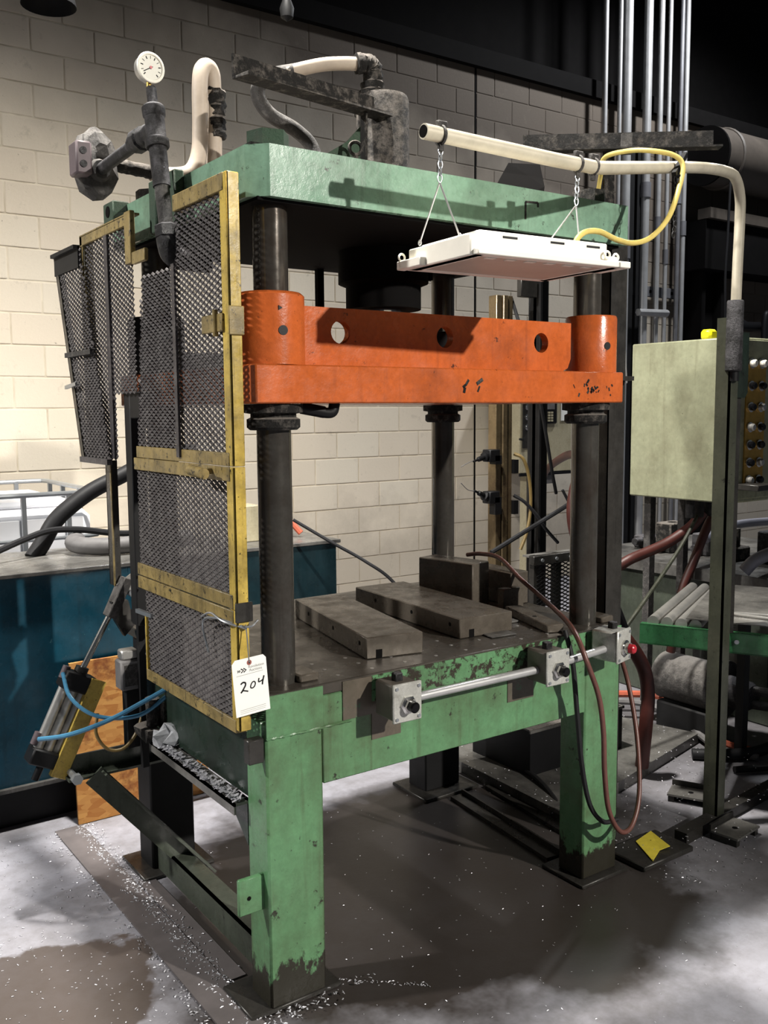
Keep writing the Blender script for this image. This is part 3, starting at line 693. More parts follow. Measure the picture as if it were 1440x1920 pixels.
def cable(name, pts, r, mat, label, cat='hose', seg=8, n=8, group=None):
    o = MB().tube(pts, r, seg, n).build(name, mat); return tag(o, label, cat, group)
cable('air_hose', [(-0.345, 0.87, 0.583), (-0.27, 0.80, 0.602), (-0.16, 0.75, 0.64), (-0.05, 0.72, 0.69), (0.02, 0.70, 0.725), (0.06, 0.70, 0.74)], 0.0075, 'blue_hose', 'blue air hose from the low end of the pneumatic cylinder')
cable('air_hose', [(-0.252, 0.90, 0.775), (-0.248, 0.85, 0.71), (-0.205, 0.80, 0.660), (-0.14, 0.76, 0.640), (-0.06, 0.73, 0.645), (0.01, 0.71, 0.690), (0.05, 0.70, 0.72)], 0.0065, 'blue_hose', 'blue air hose looping down from the upper cap of the cylinder')
cable('cord', [(-0.03, 0.85, 0.70), (-0.022, 0.82, 0.64), (-0.05, 0.80, 0.57), (-0.10, 0.79, 0.525), (-0.15, 0.80, 0.53), (-0.178, 0.82, 0.58), (-0.165, 0.84, 0.64)], 0.0055, 'ochre_cord', 'yellowish cord hanging in a loop under the limit switch', 'cord')
rag = MB().lathe([(0.0, 0), (0.05, 0.005), (0.045, 0.03), (0.02, 0.05), (0.0, 0.055)], (0.0, 0.66, 0.556), seg=12, cap=False).wobble(0.016, 11)
tag(rag.build('crumpled_rag', 'wet_rag', smooth=False), 'crumpled pale rag on the ledge below the mesh guard', 'rag')

# ================================================================== GAUGE PIPEWORK
pw = thing('gauge_pipework', (-0.07, 0.4, 2.03), 'hydraulic pipework with a dial gauge on the left of the crown', 'pipework')
P0, P1 = X(-0.07, 0.375, 2.085), X(-0.07, 0.445, 2.44); pd = (P1-P0).normalized()
def pp(t): return P0+(P1-P0)*t
MB().cyl(pp(0.0), pp(0.40), 0.020, seg=16).build('riser_pipe', 'pipe_dusty', pw)
MB().cyl(pp(0.36), pp(0.66), 0.024, seg=16).build('riser_pipe', 'dark_pipe', pw)
tee = MB(); tee.lathe([(0.030, 0), (0.033, .004), (0.033, .022), (0.027, .026), (0.027, .085), (0.031, .09), (0.032, .112), (0.027, .118)], pp(0.66), pd, 20); tee.cyl(pp(0.80), pp(0.80)+X(-0.0, 0.07, 0.0), 0.026, seg=16)
tee.build('tee', 'dark_pipe', pw)
MB().cyl(pp(0.98), pp(0.98)+pd*0.055, 0.014, seg=6).build('hex_nipple', 'dark_pipe', pw)
un = MB(); y0 = pp(0.80).y; zc = pp(0.80).z
un.lathe([(0.026, 0), (0.03, .01), (0.030, .035), (0.024, .04), (0.034, .045), (0.034, .085), (0.026, .09), (0.026, .115)], (-0.07, y0+0.05, zc), (0, 1, 0), 10); un.build('union', 'dark_pipe', pw)
MB().cyl((-0.07, y0+0.15, zc-0.002), (-0.07, 0.90, zc-0.012), 0.018, seg=14).build('feed_pipe', 'dark_pipe', pw)
eb = MB(); eb.lathe([(0.034, 0), (0.034, .03), (0.03, .034)], P0-pd*0.012, pd, 8); eb.tube([P0, P0-pd*0.03, P0+X(0.015, -0.0, -0.058), P0+X(0.06, 0.0, -0.066), P0+X(0.12, 0, -0.066)], 0.030, 12); eb.build('elbow', 'dark_pipe', pw)
gn = V((0.08, -0.99, -0.02)).normalized(); gcn = pp(0.98)+pd*0.055+X(0, 0, 0.052)
case = MB().lathe([(0.034, -0.030), (0.036, -0.026), (0.036, 0.0)], gcn, gn, 32).build('gauge_case', 'aluminium', pw)
bz = MB(); bz.ring(gcn+gn*0.002, gn, 0.0365, 0.0045, 36, 8); bz.build('bezel', 'white_paint', case)
MB().cyl(gcn+gn*0.0005, gcn+gn*0.002, 0.034, seg=32).build('dial', 'dial_white', case)
gu, gw, _ = basis(gn)
tk = MB()
for k in range(11):
    a = math.radians(225-27*k); d = gu*math.cos(a)+gw*math.sin(a)
    tk.ribbon([gcn+gn*0.0026+d*0.0225, gcn+gn*0.0026+d*0.030], 0.0028 if k % 2 == 0 else 0.0014, gn)
tk.build('graduation', 'ink_black', case)
MB().ribbon([gcn+gn*0.0032+(gu*0.006+gw*0.003), gcn+gn*0.0032+(gu*-0.021+gw*-0.013)], 0.0022, gn).build('needle', 'ink_black', case)
MB().cyl(gcn+gn*0.003, gcn+gn*0.0045, 0.004, seg=12).build('needle_hub', 'button_red', case)
MB().cyl(gcn-X(0, 0, 0.058)-gn*0.012, gcn-X(0, 0, 0.03)-gn*0.012, 0.007, seg=10).build('gauge_stem', 'brass', case)
# lumpy actuator head
hd = MB(); hd.lathe([(0.03, -0.075), (0.075, -0.06), (0.105, -0.03), (0.112, 0.0), (0.108, 0.02), (0.095, 0.04), (0.05, 0.055)], (-0.062, 0.955, 2.388), (0.15, -0.98, 0), 14, True, 0.62, 1.0).wobble(0.006, 6)
head = hd.build('actuator_head', 'pipe_dusty', pw, smooth=False)
MB().box(-0.150, -0.100, 0.87, 0.945, 2.335, 2.435, 0.006).build('junction_box', 'pinkish', head)
for z in (2.405, 2.365): MB().cyl((-0.128, 0.8695, z), (-0.128, 0.866, z), 0.011, seg=12).build('screw_cap', 'dark_pipe', head)
MB().lathe([(0.03, 0), (0.036, .012), (0.028, .03)], (-0.07, 0.905, zc-0.012), (0, -1, 0), 12).build('flange', 'pipe_dusty', head)
MB().tube([(-0.03, 0.95, 2.398), (0.06, 0.95, 2.392), (0.13, 0.95, 2.388), (0.20, 0.95, 2.386)], 0.022, 12).wobble(.002, 3).build('outlet_pipe', 'grime_black', pw)
MB().tube([(0.12, 0.95, 2.388), (0.20, 0.95, 2.388), (0.262, 0.95, 2.41), (0.292, 0.95, 2.47), (0.300, 0.95, 2.56), (0.302, 0.95, 2.68), (0.312, 0.955, 2.745), (0.338, 0.965, 2.768), (0.362, 0.975, 2.745), (0.366, 0.98, 2.66), (0.362, 0.975, 2.52), (0.355, 0.97, 2.40), (0.35, 0.96, 2.30)], 0.027, 14).build('looped_hose', 'beige_hose', pw)
MB().tube([(0.372, 0.968, 2.70), (0.374, 0.97, 2.62), (0.372, 0.968, 2.54)], 0.029, 10).wobble(.005, 8).build('hose_grime', 'grime_black', pw)

# ================================================================== BUTTON STATIONS
def station(label, x, y, z, face, mat):
    t = thing('push_button_station', (x, y, z), label, 'button box', 'push button stations on the press front')
    fn = V(face).normalized(); sd = V((0, 0, 1)).cross(fn).normalized(); up = V((0, 0, 1)); c = V((x, y, z))
    ax = (sd, fn, up)
    MB().obox(c-fn*0.045, (0.044, 0.045, 0.050), ax, 0.006).build('box', 'silver_box' if mat == 'button_red' else 'box_side', t)
    cv = MB().obox(c+fn*0.003, (0.047, 0.004, 0.054), ax, 0.003).build('cover', 'silver_box', t)
    for i in (-1, 1):
        for j in (-1, 1):
            p = c+fn*0.007+sd*i*0.036+up*j*0.042; MB().cyl(p, p+fn*0.003, 0.005, seg=8).build('screw', 'galvanised', cv)
    p = c+fn*0.007-up*0.006
    bt = MB().lathe([(0.026, 0), (0.026, .006), (0.019, .008), (0.019, .020)], p, fn, 6 if mat == 'button_black' else 16).build('collar', 'chrome', t)
    MB().lathe([(0.014, .006), (0.0155, .022), (0.015, .034), (0.011, .038)], p, fn, 20).build('button', mat, t)
    MB().box(x-0.012, x+0.012, y+0.03, y+0.055, z+0.045, z+0.072, 0.003).build('conduit_hub', 'dark_pipe', t)
    return t
station('left grey push button box with black button on press apron', 0.365, -0.118, 0.822, (-0.03, -1, 0), 'button_black')
station('middle grey push button box with black button on press apron', 0.935, -0.118, 0.822, (-0.03, -1, 0), 'button_black')
station('right push button box with a red button at the press corner', 1.252, -0.100, 0.838, (0.25, -0.97, 0), 'button_red')
t = thing('button_conduit', (0.65, -0.07, 0.80), 'bright steel conduit rod joining left and middle button boxes', 'conduit')
MB().cyl((0.411, -0.075, 0.812), (0.89, -0.075, 0.812), 0.0125, seg=16).build('rod', 'conduit_steel', t)
t2 = thing('button_conduit', (1.1, -0.07, 0.80), 'short steel conduit rod joining middle and right button boxes', 'conduit')
MB().cyl((0.982, -0.075, 0.815), (1.205, -0.068, 0.828), 0.0125, seg=16).build('rod', 'conduit_steel', t2)
cable('operator_cable', [(1.30, 0.735, 1.03), (1.308, 0.66, 1.042), (1.305, 0.55, 1.038), (1.27, 0.40, 0.985), (1.247, 0.28, 0.947), (1.196, 0.15, 0.922), (1.136, 0.03, 0.905), (1.075, -0.07, 0.882), (1.063, -0.12, 0.82), (1.115, -0.125, 0.70), (1.14, -0.125, 0.58), (1.155, -0.12, 0.44), (1.19, -0.11, 0.30), (1.26, -0.10, 0.205), (1.33, -0.09, 0.205), (1.40, -0.06, 0.29), (1.455, 0.0, 0.46), (1.50, 0.08, 0.62), (1.53, 0.16, 0.74), (1.50, 0.20, 0.90)], 0.0085, 'redbrown_cable', 'red-brown cable drooping over the press front beside the right button box', 'cable', 10, 10)
cable('operator_cable', [(1.07, -0.02, 0.90), (1.075, -0.05, 0.80), (1.09, -0.06, 0.62), (1.115, -0.06, 0.45), (1.155, -0.06, 0.31), (1.22, -0.06, 0.235), (1.29, -0.06, 0.225)], 0.008, 'black_rubber', 'thin dark cable hanging down the front right press leg', 'cable')

# ================================================================== TAG
tg = thing('lot_tag', (-0.05, -0.02, 0.92), 'white cardboard tag with 204 handwritten in black on the guard post', 'tag')
to = X(-0.103, -0.022, 0.988); tu = X(0.0985, 0.006, 0.004); tv = X(0.0105, 0.0, -0.146)
tn = tu.cross(tv).normalized()
if tn.y > 0: tn = -tn
def T(a, b, k=0.0012): return to+tu*a+tv*b+tn*k
tb_ = MB(); tb_.prism([T(0.10, 0, 0), T(0.92, 0, 0), T(1, 0.06, 0), T(1, 1, 0), T(0, 1, 0), T(0, 0.07, 0)], tn*0.0008)
card = tb_.build('card', 'paper', tg, smooth=False)
e = MB(); e.lathe([(0.0068, 0), (0.0068, .0008)], T(0.50, 0.085, 0.0008), tn, 18); e.build('eyelet', 'eyelet_red', card)
MB().cyl(T(0.50, 0.085, 0.0016), T(0.50, 0.085, 0.002), 0.0026, seg=10).build('eyelet_hole', 'ink_black', card)
def strokes(name, mat, lines, k=0.0014):
    m = MB()
    for w, pts in lines: m.ribbon([T(a, b, k) for a, b in pts], w, tn)
    return m.build(name, mat, card, smooth=False)
def curve2(pts, n=5): return [(q.x, q.y) for q in catmull([(a, b, 0) for a, b in pts], n)]
strokes('handwritten_number', 'ink_black', [
    (0.0042, curve2([(0.20, 0.435), (0.27, 0.41), (0.335, 0.425), (0.335, 0.465), (0.29, 0.51), (0.22, 0.565), (0.185, 0.585)])), (0.0034, curve2([(0.185, 0.585), (0.25, 0.555), (0.32, 0.565), (0.40, 0.585)])),
    (0.0032, curve2([(0.60, 0.435), (0.54, 0.445), (0.49, 0.49), (0.48, 0.53), (0.53, 0.545), (0.59, 0.525), (0.625, 0.475), (0.60, 0.435)])),
    (0.0034, curve2([(0.745, 0.40), (0.73, 0.43), (0.725, 0.465), (0.79, 0.46), (0.86, 0.44)])), (0.0042, curve2([(0.895, 0.375), (0.865, 0.43), (0.84, 0.48), (0.825, 0.53)]))])
strokes('printed_rules', 'print_grey', [(0.0011, [(0.10, 0.285), (0.88, 0.275)]), (0.0011, [(0.12, 0.895), (0.88, 0.885)]), (0.0009, [(0.12, 0.925), (0.88, 0.918)]), (0.0009, [(0.12, 0.955), (0.86, 0.948)])])
ch = []
for i, (a, w) in enumerate(((0.14, .0022), (0.185, .0024), (0.245, .003), (0.32, .003))):
    s = 0.55 if i < 2 else 1
    ch.append((w, [(a, 0.165-0.0*s), (a+0.075*s, 0.20), (a-0.0, 0.20+0.035*s)]) if i >= 2 else (w, [(a, 0.185), (a+0.035, 0.20), (a, 0.22)]))
strokes('printed_chevrons', 'ink_black', ch)
def text(body, size, a, b, mat):
    cu = bpy.data.curves.new('txt', 'FONT'); cu.body = body; cu.size = size; ob = bpy.data.objects.new('txt', cu); C.objects.link(ob)
    dg = bpy.context.evaluated_depsgraph_get(); me = bpy.data.meshes.new_from_object(ob.evaluated_get(dg))
    m = MB(); u = tu.normalized(); v = -tv.normalized(); p = T(a, b, 0.0014)
    m.add([p+u*q.co.x+v*q.co.y for q in me.vertices], [tuple(f.vertices) for f in me.polygons])
    bpy.data.objects.remove(ob); o = m.build('printed_name', mat, card, smooth=False); return o
text('Revolution', 0.0105, 0.46, 0.185, 'print_grey'); text('Auctions', 0.0105, 0.48, 0.245, 'print_grey')
MB().tube([T(0.5, 0.085), T(0.5, -0.1), X(-0.052, -0.012, 1.03), X(-0.05, 0.0, 1.07)], 0.0016, 6).build('string', 'galvanised', tg)

# ================================================================== HANGING LIGHT AND ITS POLE
fx = thing('hanging_light', (0.6, -0.25, 1.96), 'white metal light fixture hanging on chains before the press crown', 'light fixture')
fr_ = -0.07; fu = X(math.cos(fr_), math.sin(fr_), 0); fv = X(-math.sin(fr_), math.cos(fr_), 0); F0 = X(0.376, -0.392, 1.965)
FL, FW = 0.452, 0.290
def F(a, b, z): return F0+fu*a+fv*b+X(0, 0, z)
def fbox(m, a0, a1, b0, b1, z0, z1, bev=0.0): return m.obox(F((a0+a1)/2, (b0+b1)/2, (z0+z1)/2), ((a1-a0)/2, (b1-b0)/2, (z1-z0)/2), (fu, fv, (0, 0, 1)), bev)
flg = MB(); fbox(flg, -0.005, FL, -0.01, 0.022, 0, 0.014, .002); fbox(flg, -0.005, FL, FW-0.022, FW+0.01, 0, 0.014, .002); fbox(flg, -0.005, 0.022, 0, FW, 0, 0.014, .002); fbox(flg, FL-0.022, FL, 0, FW, 0, 0.014, .002)
flg.build('rim', 'white_paint', fx)
hs = fbox(MB(), 0.02, FL-0.02, 0.02, FW-0.02, 0.010, 0.062, .003).build('housing', 'white_paint', fx)
fbox(MB(), 0.02, FL-0.02, 0.02, FW-0.02, 0.001, 0.012).build('lens', 'lens_plastic', fx)
for k in range(6): fbox(MB(), 0.05+k*0.062, 0.078+k*0.062, 0.028, 0.045, -0.0006, 0.0015).build('lens_slot', 'white_paint', fx)
for k in (0.09, 0.24, 0.36): MB().obox(F(k+0.022, 0.0195, 0.050), (0.022, 0.0012, 0.0025), (fu, fv, (0, 0, 1))).build('vent_slot', 'black_paint', hs)
for k in (0.10, 0.19): MB().ring(F(0.0195, k, 0.038), fu, 0.014, 0.0012, 20, 6).build('knockout', 'white_paint', hs)
ec = MB(); fbox(ec, -0.012, 0.03, 0.012, FW-0.01, 0.0, 0.05, .003); fbox(ec, -0.03, -0.005, 0.20, FW+0.02, 0.0, 0.022, .002); ec.build('end_cap', 'white_paint', fx)
ec = MB(); fbox(ec, FL-0.03, FL+0.012, 0.012, FW-0.01, 0.0, 0.03, .003); fbox(ec, FL-0.01, FL+0.035, -0.01, 0.10, 0.0, 0.016, .002); ec.build('end_cap', 'white_paint', fx)
for a, b in ((-0.02, FW+0.01), (FL+0.02, 0.03), (FL-0.03, 0.01)): MB().ring(F(a, b, 0.032), fv, 0.009, 0.003, 14, 6).build('hanging_ear', 'white_paint', fx)
def chain(xp, a):
    top = X(xp, -0.272, 2.228); ap = X(xp, -0.268, 2.150)
    w = MB(); e1 = F(a, 0.12, 0.063); e2 = F(a-0.035, FW-0.045, 0.063)
    w.tube([ap, e1], 0.0022, 6, smooth=False); w.tube([ap, e2], 0.0022, 6, smooth=False)
    w.ring(e1, fu, 0.006, 0.002, 10, 5); w.ring(e2, fu, 0.006, 0.002, 10, 5)
    o = w.build('wire_hanger', 'conduit_steel', fx)
    n = 5
    for i in range(n):
        c = top+(ap-top)*((i+0.35)/n); MB().ring(c, (1, 0, 0) if i % 2 else (0.3, 1, 0), 0.0085, 0.0018, 14, 6, 0.62, 1.25).build('chain_link', 'galvanised', o)
chain(0.362, 0.035); chain(0.832, 0.430)
pole = thing('light_pole', (1.95, 0.0, 1.75), 'bent beige pipe pole holding the hanging light', 'pole')
MB().tube([(1.945, 0.0, 1.76), (1.946, 0.0, 1.9), (1.950, 0.0, 2.1), (1.955, 0.0, 2.27), (1.945, -0.005, 2.35), (1.905, -0.015, 2.405), (1.83, -0.032, 2.418), (1.60, -0.09, 2.39), (1.20, -0.19, 2.315), (0.95, -0.25, 2.268), (0.86, -0.27, 2.258), (0.75, -0.272, 2.256), (0.50, -0.272, 2.258), (0.31, -0.272, 2.260)], 0.0185, 14).build('pipe', 'pole_paint', pole)
MB().cyl((0.312, -0.272, 2.26), (0.3078, -0.272, 2.26), 0.0145, seg=16).build('open_end', 'soot_and_shade', pole)
sl_ = MB().lathe([(0.026, 1.735), (0.030, 1.74), (0.030, 1.985), (0.027, 1.99)], (1.945, 0, 0), seg=16).build('sleeve', 'dark_pipe', pole)
MB().cyl((1.945, 0, 1.70), (1.945, 0, 1.74), 0.020, seg=12).build('plug', 'black_paint', pole)
for x, y, z in ((0.362, -0.272, 2.258), (0.832, -0.271, 2.257), (0.905, -0.26, 2.262)):
    c = MB(); c.ring((x, y, z), (1, 0, 0), 0.021, 0.004, 16, 6, 1, 1); c.box(x-0.012, x+0.018, y-0.006, y+0.006, z+0.018, z+0.034, .002); c.box(x-0.006, x+0.006, y-0.005, y+0.005, z-0.036, z-0.018); c.build('pipe_clamp', 'pipe_dusty', pole)
cable('power_cord', [(0.792, -0.30, 2.025), (0.805, -0.30, 2.055), (0.845, -0.295, 2.078), (0.905, -0.29, 2.084), (0.985, -0.28, 2.072), (1.08, -0.26, 2.075), (1.18, -0.24, 2.105), (1.28, -0.22, 2.175), (1.35, -0.20, 2.27), (1.38, -0.19, 2.345), (1.36, -0.17, 2.378), (1.31, -0.12, 2.395), (1.30, -0.04, 2.41), (1.33, 0.08, 2.42), (1.40, 0.16, 2.39), (1.425, 0.20, 2.31), (1.43, 0.22, 2.22), (1.44, 0.22, 2.05)], 0.0078, 'yellow_cord', 'pale yellow power cord looping from the hanging light to the pole', 'cord', 10, 10)
sc = thing('spring_clamp', (1.40, -0.16, 2.33), 'black spring clamp with a dangling chain on the light pole', 'clamp')
MB().bar((1.345, -0.185, 2.315), (1.455, -0.14, 2.40), 0.014, 0.016).bar((1.36, -0.19, 2.31), (1.43, -0.15, 2.345), 0.012, 0.010).build('jaws', 'black_paint', sc)
for k in range(11):
    MB().ring((1.352+0.004*math.sin(k), -0.185, 2.300-k*0.0165), (1, 0.2, 0) if k % 2 else (0.2, 1, 0), 0.0085, 0.002, 12, 6, 0.65, 1.2).build('chain_link', 'dark_pipe', sc)

# ================================================================== ROLLER TABLE
rt = thing('roller_table', (2.0, 0.05, 0), 'green-railed roller conveyor table with a tall olive corner upright', 'roller table')
d1 = X(0.44, -0.898, 0).normalized(); d2 = X(0.898, 0.44, 0).normalized(); A = X(1.868, 0.338, 0.0)
def RT(a, b, z): return A+d1*a+d2*b+X(0, 0, z)
def rbox(m, a0, a1, b0, b1, z0, z1, bev=0.0): return m.obox(RT((a0+a1)/2, (b0+b1)/2, (z0+z1)/2), ((a1-a0)/2, (b1-b0)/2, (z1-z0)/2), (d1, d2, (0, 0, 1)), bev)
m = MB(); rbox(m, 0, 1.0, 0, 0.006, 0.665, 0.745); rbox(m, 0, 1.0, 0, 0.04, 0.739, 0.745); rbox(m, 0, 1.0, -0.0, 0.04, 0.665, 0.671)
rl = m.build('rail', 'rail_green', rt)
for a in (0.30, 0.37): MB().cyl(RT(a, 0.0, 0.712), RT(a, -0.008, 0.712), 0.009, seg=8).build('bolt', 'galvanised', rl)
m = MB(); rbox(m, 0, 1.0, 0.85, 0.856, 0.665, 0.745); m.build('rail', 'rail_green', rt)
for k in range(4): MB().cyl(RT(0.045+k*0.055, 0.03, 0.752), RT(0.045+k*0.055, 0.85, 0.752), 0.0235, seg=18).build('roller', 'aluminium', rt)
up = X(1.955, 0.028, 0)
m = MB(); m.box(1.925, 1.932, 0.0, 0.06, 0.0, 1.93); m.box(1.925, 1.975, 0.0, 0.007, 0, 1.93)
upr = m.build('upright', 'olive_upright', rt)
m = MB(); m.prism([(1.975, 0.012, 1.88), (1.975, 0.012, 1.66), (1.99, 0.012, 1.64), (2.04, 0.012, 1.64), (2.055, 0.012, 1.66), (2.055, 0.012, 1.88)], (0, 0.008, 0)); m.build('mount_plate', 'green_dark', upr)
MB().box(1.985, 2.03, 0.022, 0.03, 0.745, 1.64).build('stiffener', 'black_steel', upr)
MB().box(2.62, 2.66, 0.36, 0.40, 0, 0.67).build('leg', 'dark_steel', rt)
m = MB(); m.bar((1.71, -0.002, 0.022), (2.75, 0.105, 0.022), 0.05, 0.044); m.build('base_beam', 'black_steel', rt)
sh = MB(); sh.prism([RT(0.175, 0.02, 0.777), RT(0.95, 0.02, 0.777), RT(0.95, 0.84, 0.777), RT(0.15, 0.84, 0.777)], X(0, 0, 0.004))
tag(sh.build('metal_sheet', 'tank_top', smooth=False), 'bare metal sheet lying on the rollers of the green table', 'sheet')
rd = MB(); rd.tube([RT(0.62, 0.10, 0.788), RT(0.36, 0.14, 0.788), RT(0.335, 0.155, 0.788), RT(0.36, 0.17, 0.788), RT(0.62, 0.19, 0.788)], 0.006, 8, 6)
tag(rd.build('bent_rod', 'aluminium'), 'thin bent steel rod lying on the bare metal sheet', 'rod')

# ================================================================== CONTROL CABINET
cbn = thing('control_cabinet', (2.9, 0.7, 1.17), 'olive metal control cabinet behind the roller table', 'cabinet')
CX, CY = 2.60, 0.452
MB().box(CX, 3.25, CY, 1.025, 1.172, 1.916, 0.006).build('body', 'olive_paint', cbn)
MB().box(CX+0.012, 3.24, CY-0.012, CY, 1.19, 1.905, 0.003).build('door', 'olive_paint', cbn)
bp = MB().box(CX+0.075, CX+0.22, CY-0.018, CY-0.012, 1.235, 1.80).build('button_panel', 'brass', cbn)
kz = [1.80, 1.70, 1.605, 1.515, 1.435, 1.355, 1.275]
for i, z in enumerate(kz):
    for q in range(2):
        x = CX+0.105+q*0.075
        b = MB().lathe([(0.023, 0), (0.023, .008), (0.016, .010)], (x, CY-0.018, z), (0, -1, 0), 18).build('bezel', 'chrome', bp)
        MB().lathe([(0.015, .004), (0.017, .022), (0.012, .028)], (x, CY-0.018, z), (0, -1, 0), 16).build('push_button', 'white_paint' if i == 0 else ('button_black' if (i+q) % 3 else 'aluminium'), b)
MB().box(CX+0.02, CX+0.16, CY-0.13, CY-0.01, 1.235, 1.262, 0.003).build('small_shelf', 'black_steel', cbn)
MB().box(CX+0.06, CX+0.12, 0.62, 0.68, 1.916, 1.965, 0.012).build('beacon', 'signal_yellow', cbn)
for x, y in ((2.72, 0.99), (3.0, 1.0)): MB().box(x-0.02, x+0.02, y-0.02, y+0.02, 0.0, 1.172).build('stand_leg', 'pipe_dusty', cbn)
for k in range(5): MB().cyl((2.68+0.07*k, 0.72, 1.08), (2.68+0.07*k, 0.72, 1.172), 0.022, seg=12).build('cable_gland', 'dark_pipe', cbn)
cable('hydraulic_hose', [(2.78, 0.72, 1.10), (2.73, 0.75, 1.03), (2.62, 0.80, 0.955), (2.50, 0.84, 0.91), (2.42, 0.86, 0.885), (2.36, 0.9, 0.84)], 0.026, 'red_hose', 'thick dark red hose curving left under the olive cabinet', 'hose', 12)
cable('hydraulic_hose', [(2.87, 0.72, 1.09), (2.83, 0.74, 1.0), (2.77, 0.76, 0.85), (2.72, 0.78, 0.72), (2.70, 0.80, 0.55), (2.69, 0.82, 0.40)], 0.022, 'red_hose', 'red hose hanging straight down behind the roller table end', 'hose', 12)
cable('hydraulic_hose', [(2.75, 0.72, 1.10), (2.60, 0.70, 0.96), (2.42, 0.68, 0.82), (2.25, 0.66, 0.70), (2.10, 0.64, 0.60)], 0.009, 'olive_upright', 'thin olive hose slanting from the cabinet to the press', 'hose')
cable('hydraulic_hose', [(1.93, 0.55, 0.70), (1.99, 0.50, 0.62), (2.06, 0.47, 0.50), (2.08, 0.46, 0.38), (2.07, 0.46, 0.25), (2.10, 0.5, 0.05)], 0.030, 'red_hose', 'thick rusty hose hanging beside the red button box', 'hose', 12)
cable('hydraulic_hose', [(1.80, 0.58, 1.02), (1.86, 0.55, 0.92), (1.92, 0.52, 0.80), (1.98, 0.50, 0.66)], 0.018, 'black_rubber', 'black hose with brass fitting beside the frame post', 'hose')
m = MB().lathe([(0.024, 0), (0.024, .03), (0.02, .034), (0.02, .06)], (1.865, 0.548, 0.90), (0.35, -0.15, -0.9), 6)
tag(m.build('brass_fitting', 'brass'), 'brass hose coupling beside the dark frame post', 'fitting')

# ================================================================== MACHINE BEHIND
mc = thing('machine_base', (3.6, 1.1, 0), 'grimy grey machine base standing behind the roller table', 'machine')
MB().box(3.12, 4.3, 0.15, 1.75, 0.0, 0.70, 0.008).build('body', 'grey_machine', mc)
MB().box(3.06, 4.3, 0.12, 1.80, 0.70, 0.765, 0.004).build('table', 'tank_top', mc)
MB().box(3.10, 3.14, 0.55, 0.60, 0.20, 0.72).build('rib', 'grey_machine', mc)
for k in range(7):
    y = 0.35+k*0.2; x = 3.35+0.12*((k*37) % 5)/5
    b = MB(); b.box(x, x+0.16, y, y+0.11, 0.765, 0.84+0.05*(k % 3), 0.008); b.cyl((x-0.06, y+0.05, 0.81), (x+0.05, y+0.05, 0.81), 0.022, seg=10); b.cyl((x+0.08, y+0.05, 0.84), (x+0.08, y+0.05, 0.90+0.04*(k % 2)), 0.03, seg=12)
    b.build('valve_block', 'grime_black' if k % 2 else 'dark_pipe', mc)
for k, (y, z) in enumerate(((0.25, 0.86), (0.42, 0.93), (0.6, 0.885), (0.95, 0.93))):
    MB().tube([(3.12, y, z-0.02), (3.3, y+0.05, z), (3.6, y+0.1, z+0.02), (4.2, y+0.1, z)], 0.024, 10).build('manifold_pipe', 'lilac_pipe', mc)
MB().tube([(2.98, 0.62, 0.80), (3.02, 0.58, 0.86), (3.12, 0.52, 0.90), (3.3, 0.45, 0.91)], 0.032, 12).build('elbow_pipe', 'lilac_pipe', mc)
MB().tube([(2.92, 0.22, 0.80), (3.00, 0.20, 0.86), (3.10, 0.18, 0.95), (3.2, 0.16, 1.03)], 0.035, 12).build('elbow_pipe', 'lilac_pipe', mc)
mo = thing('pump_motor', (2.75, 0.6, 0), 'grey cylindrical pump motor on the floor under the roller table', 'motor')
MB().lathe([(0.06, 0), (0.105, 0.01), (0.118, 0.02), (0.118, 0.33), (0.10, 0.34)], (2.75, 0.915, 0.262), (0, -1, 0), 32).build('barrel', 'pipe_dusty', mo)
fl = MB().lathe([(0.085, 0.335), (0.14, 0.345), (0.14, 0.372), (0.075, 0.376), (0.068, 0.50), (0.055, 0.52)], (2.75, 0.915, 0.262), (0, -1, 0), 28).build('pump_end', 'dark_pipe', mo)
for k in range(8):
    a = 2*PI*k/8; MB().cyl((2.75+0.115*math.cos(a), 0.545, 0.262+0.115*math.sin(a)), (2.75+0.115*math.cos(a), 0.53, 0.262+0.115*math.sin(a)), 0.012, seg=6).build('bolt', 'dark_pipe', fl)
for dz in (0.03, -0.035): MB().tube([(2.75, 0.42, 0.262+dz), (2.77, 0.36, 0.262+dz), (2.83, 0.31, 0.255+dz), (2.95, 0.26, 0.25+dz)], 0.022, 10).build('port_fitting', 'pipe_dusty', mo)
MB().box(2.66, 2.84, 0.58, 0.88, 0.0, 0.15, 0.01).build('foot', 'dark_steel', mo)
cable('floor_hose', [(1.70, 1.55, 0.07), (2.3, 1.40, 0.09), (2.75, 1.12, 0.10), (2.86, 0.95, 0.09), (2.78, 0.70, 0.05), (2.68, 0.50, 0.03), (2.72, 0.35, 0.02)], 0.019, 'orange_hose', 'faded orange hose lying on the floor behind the dark bin', 'hose')
cable('floor_hose', [(1.75, 1.42, 0.07), (2.3, 1.28, 0.085), (2.66, 1.06, 0.09), (2.74, 0.86, 0.07), (2.66, 0.62, 0.04), (2.60, 0.46, 0.03), (2.66, 0.30, 0.02)], 0.017, 'grey_hose', 'grey hose lying beside the faded orange hose on the floor', 'hose')
cable('floor_hose', [(2.45, 0.50, 0.025), (2.55, 0.40, 0.03), (2.68, 0.33, 0.035), (2.86, 0.30, 0.06), (3.0, 0.25, 0.13), (3.1, 0.16, 0.22), (3.2, 0.05, 0.3)], 0.026, 'black_rubber', 'thick black hose curving up at the right picture edge', 'hose', 12)
cable('floor_hose', [(2.45, 0.28, 0.02), (2.62, 0.20, 0.02), (2.80, 0.20, 0.03), (2.95, 0.18, 0.08)], 0.016, 'black_rubber', 'thin black hose on the floor under the thick black one', 'hose')
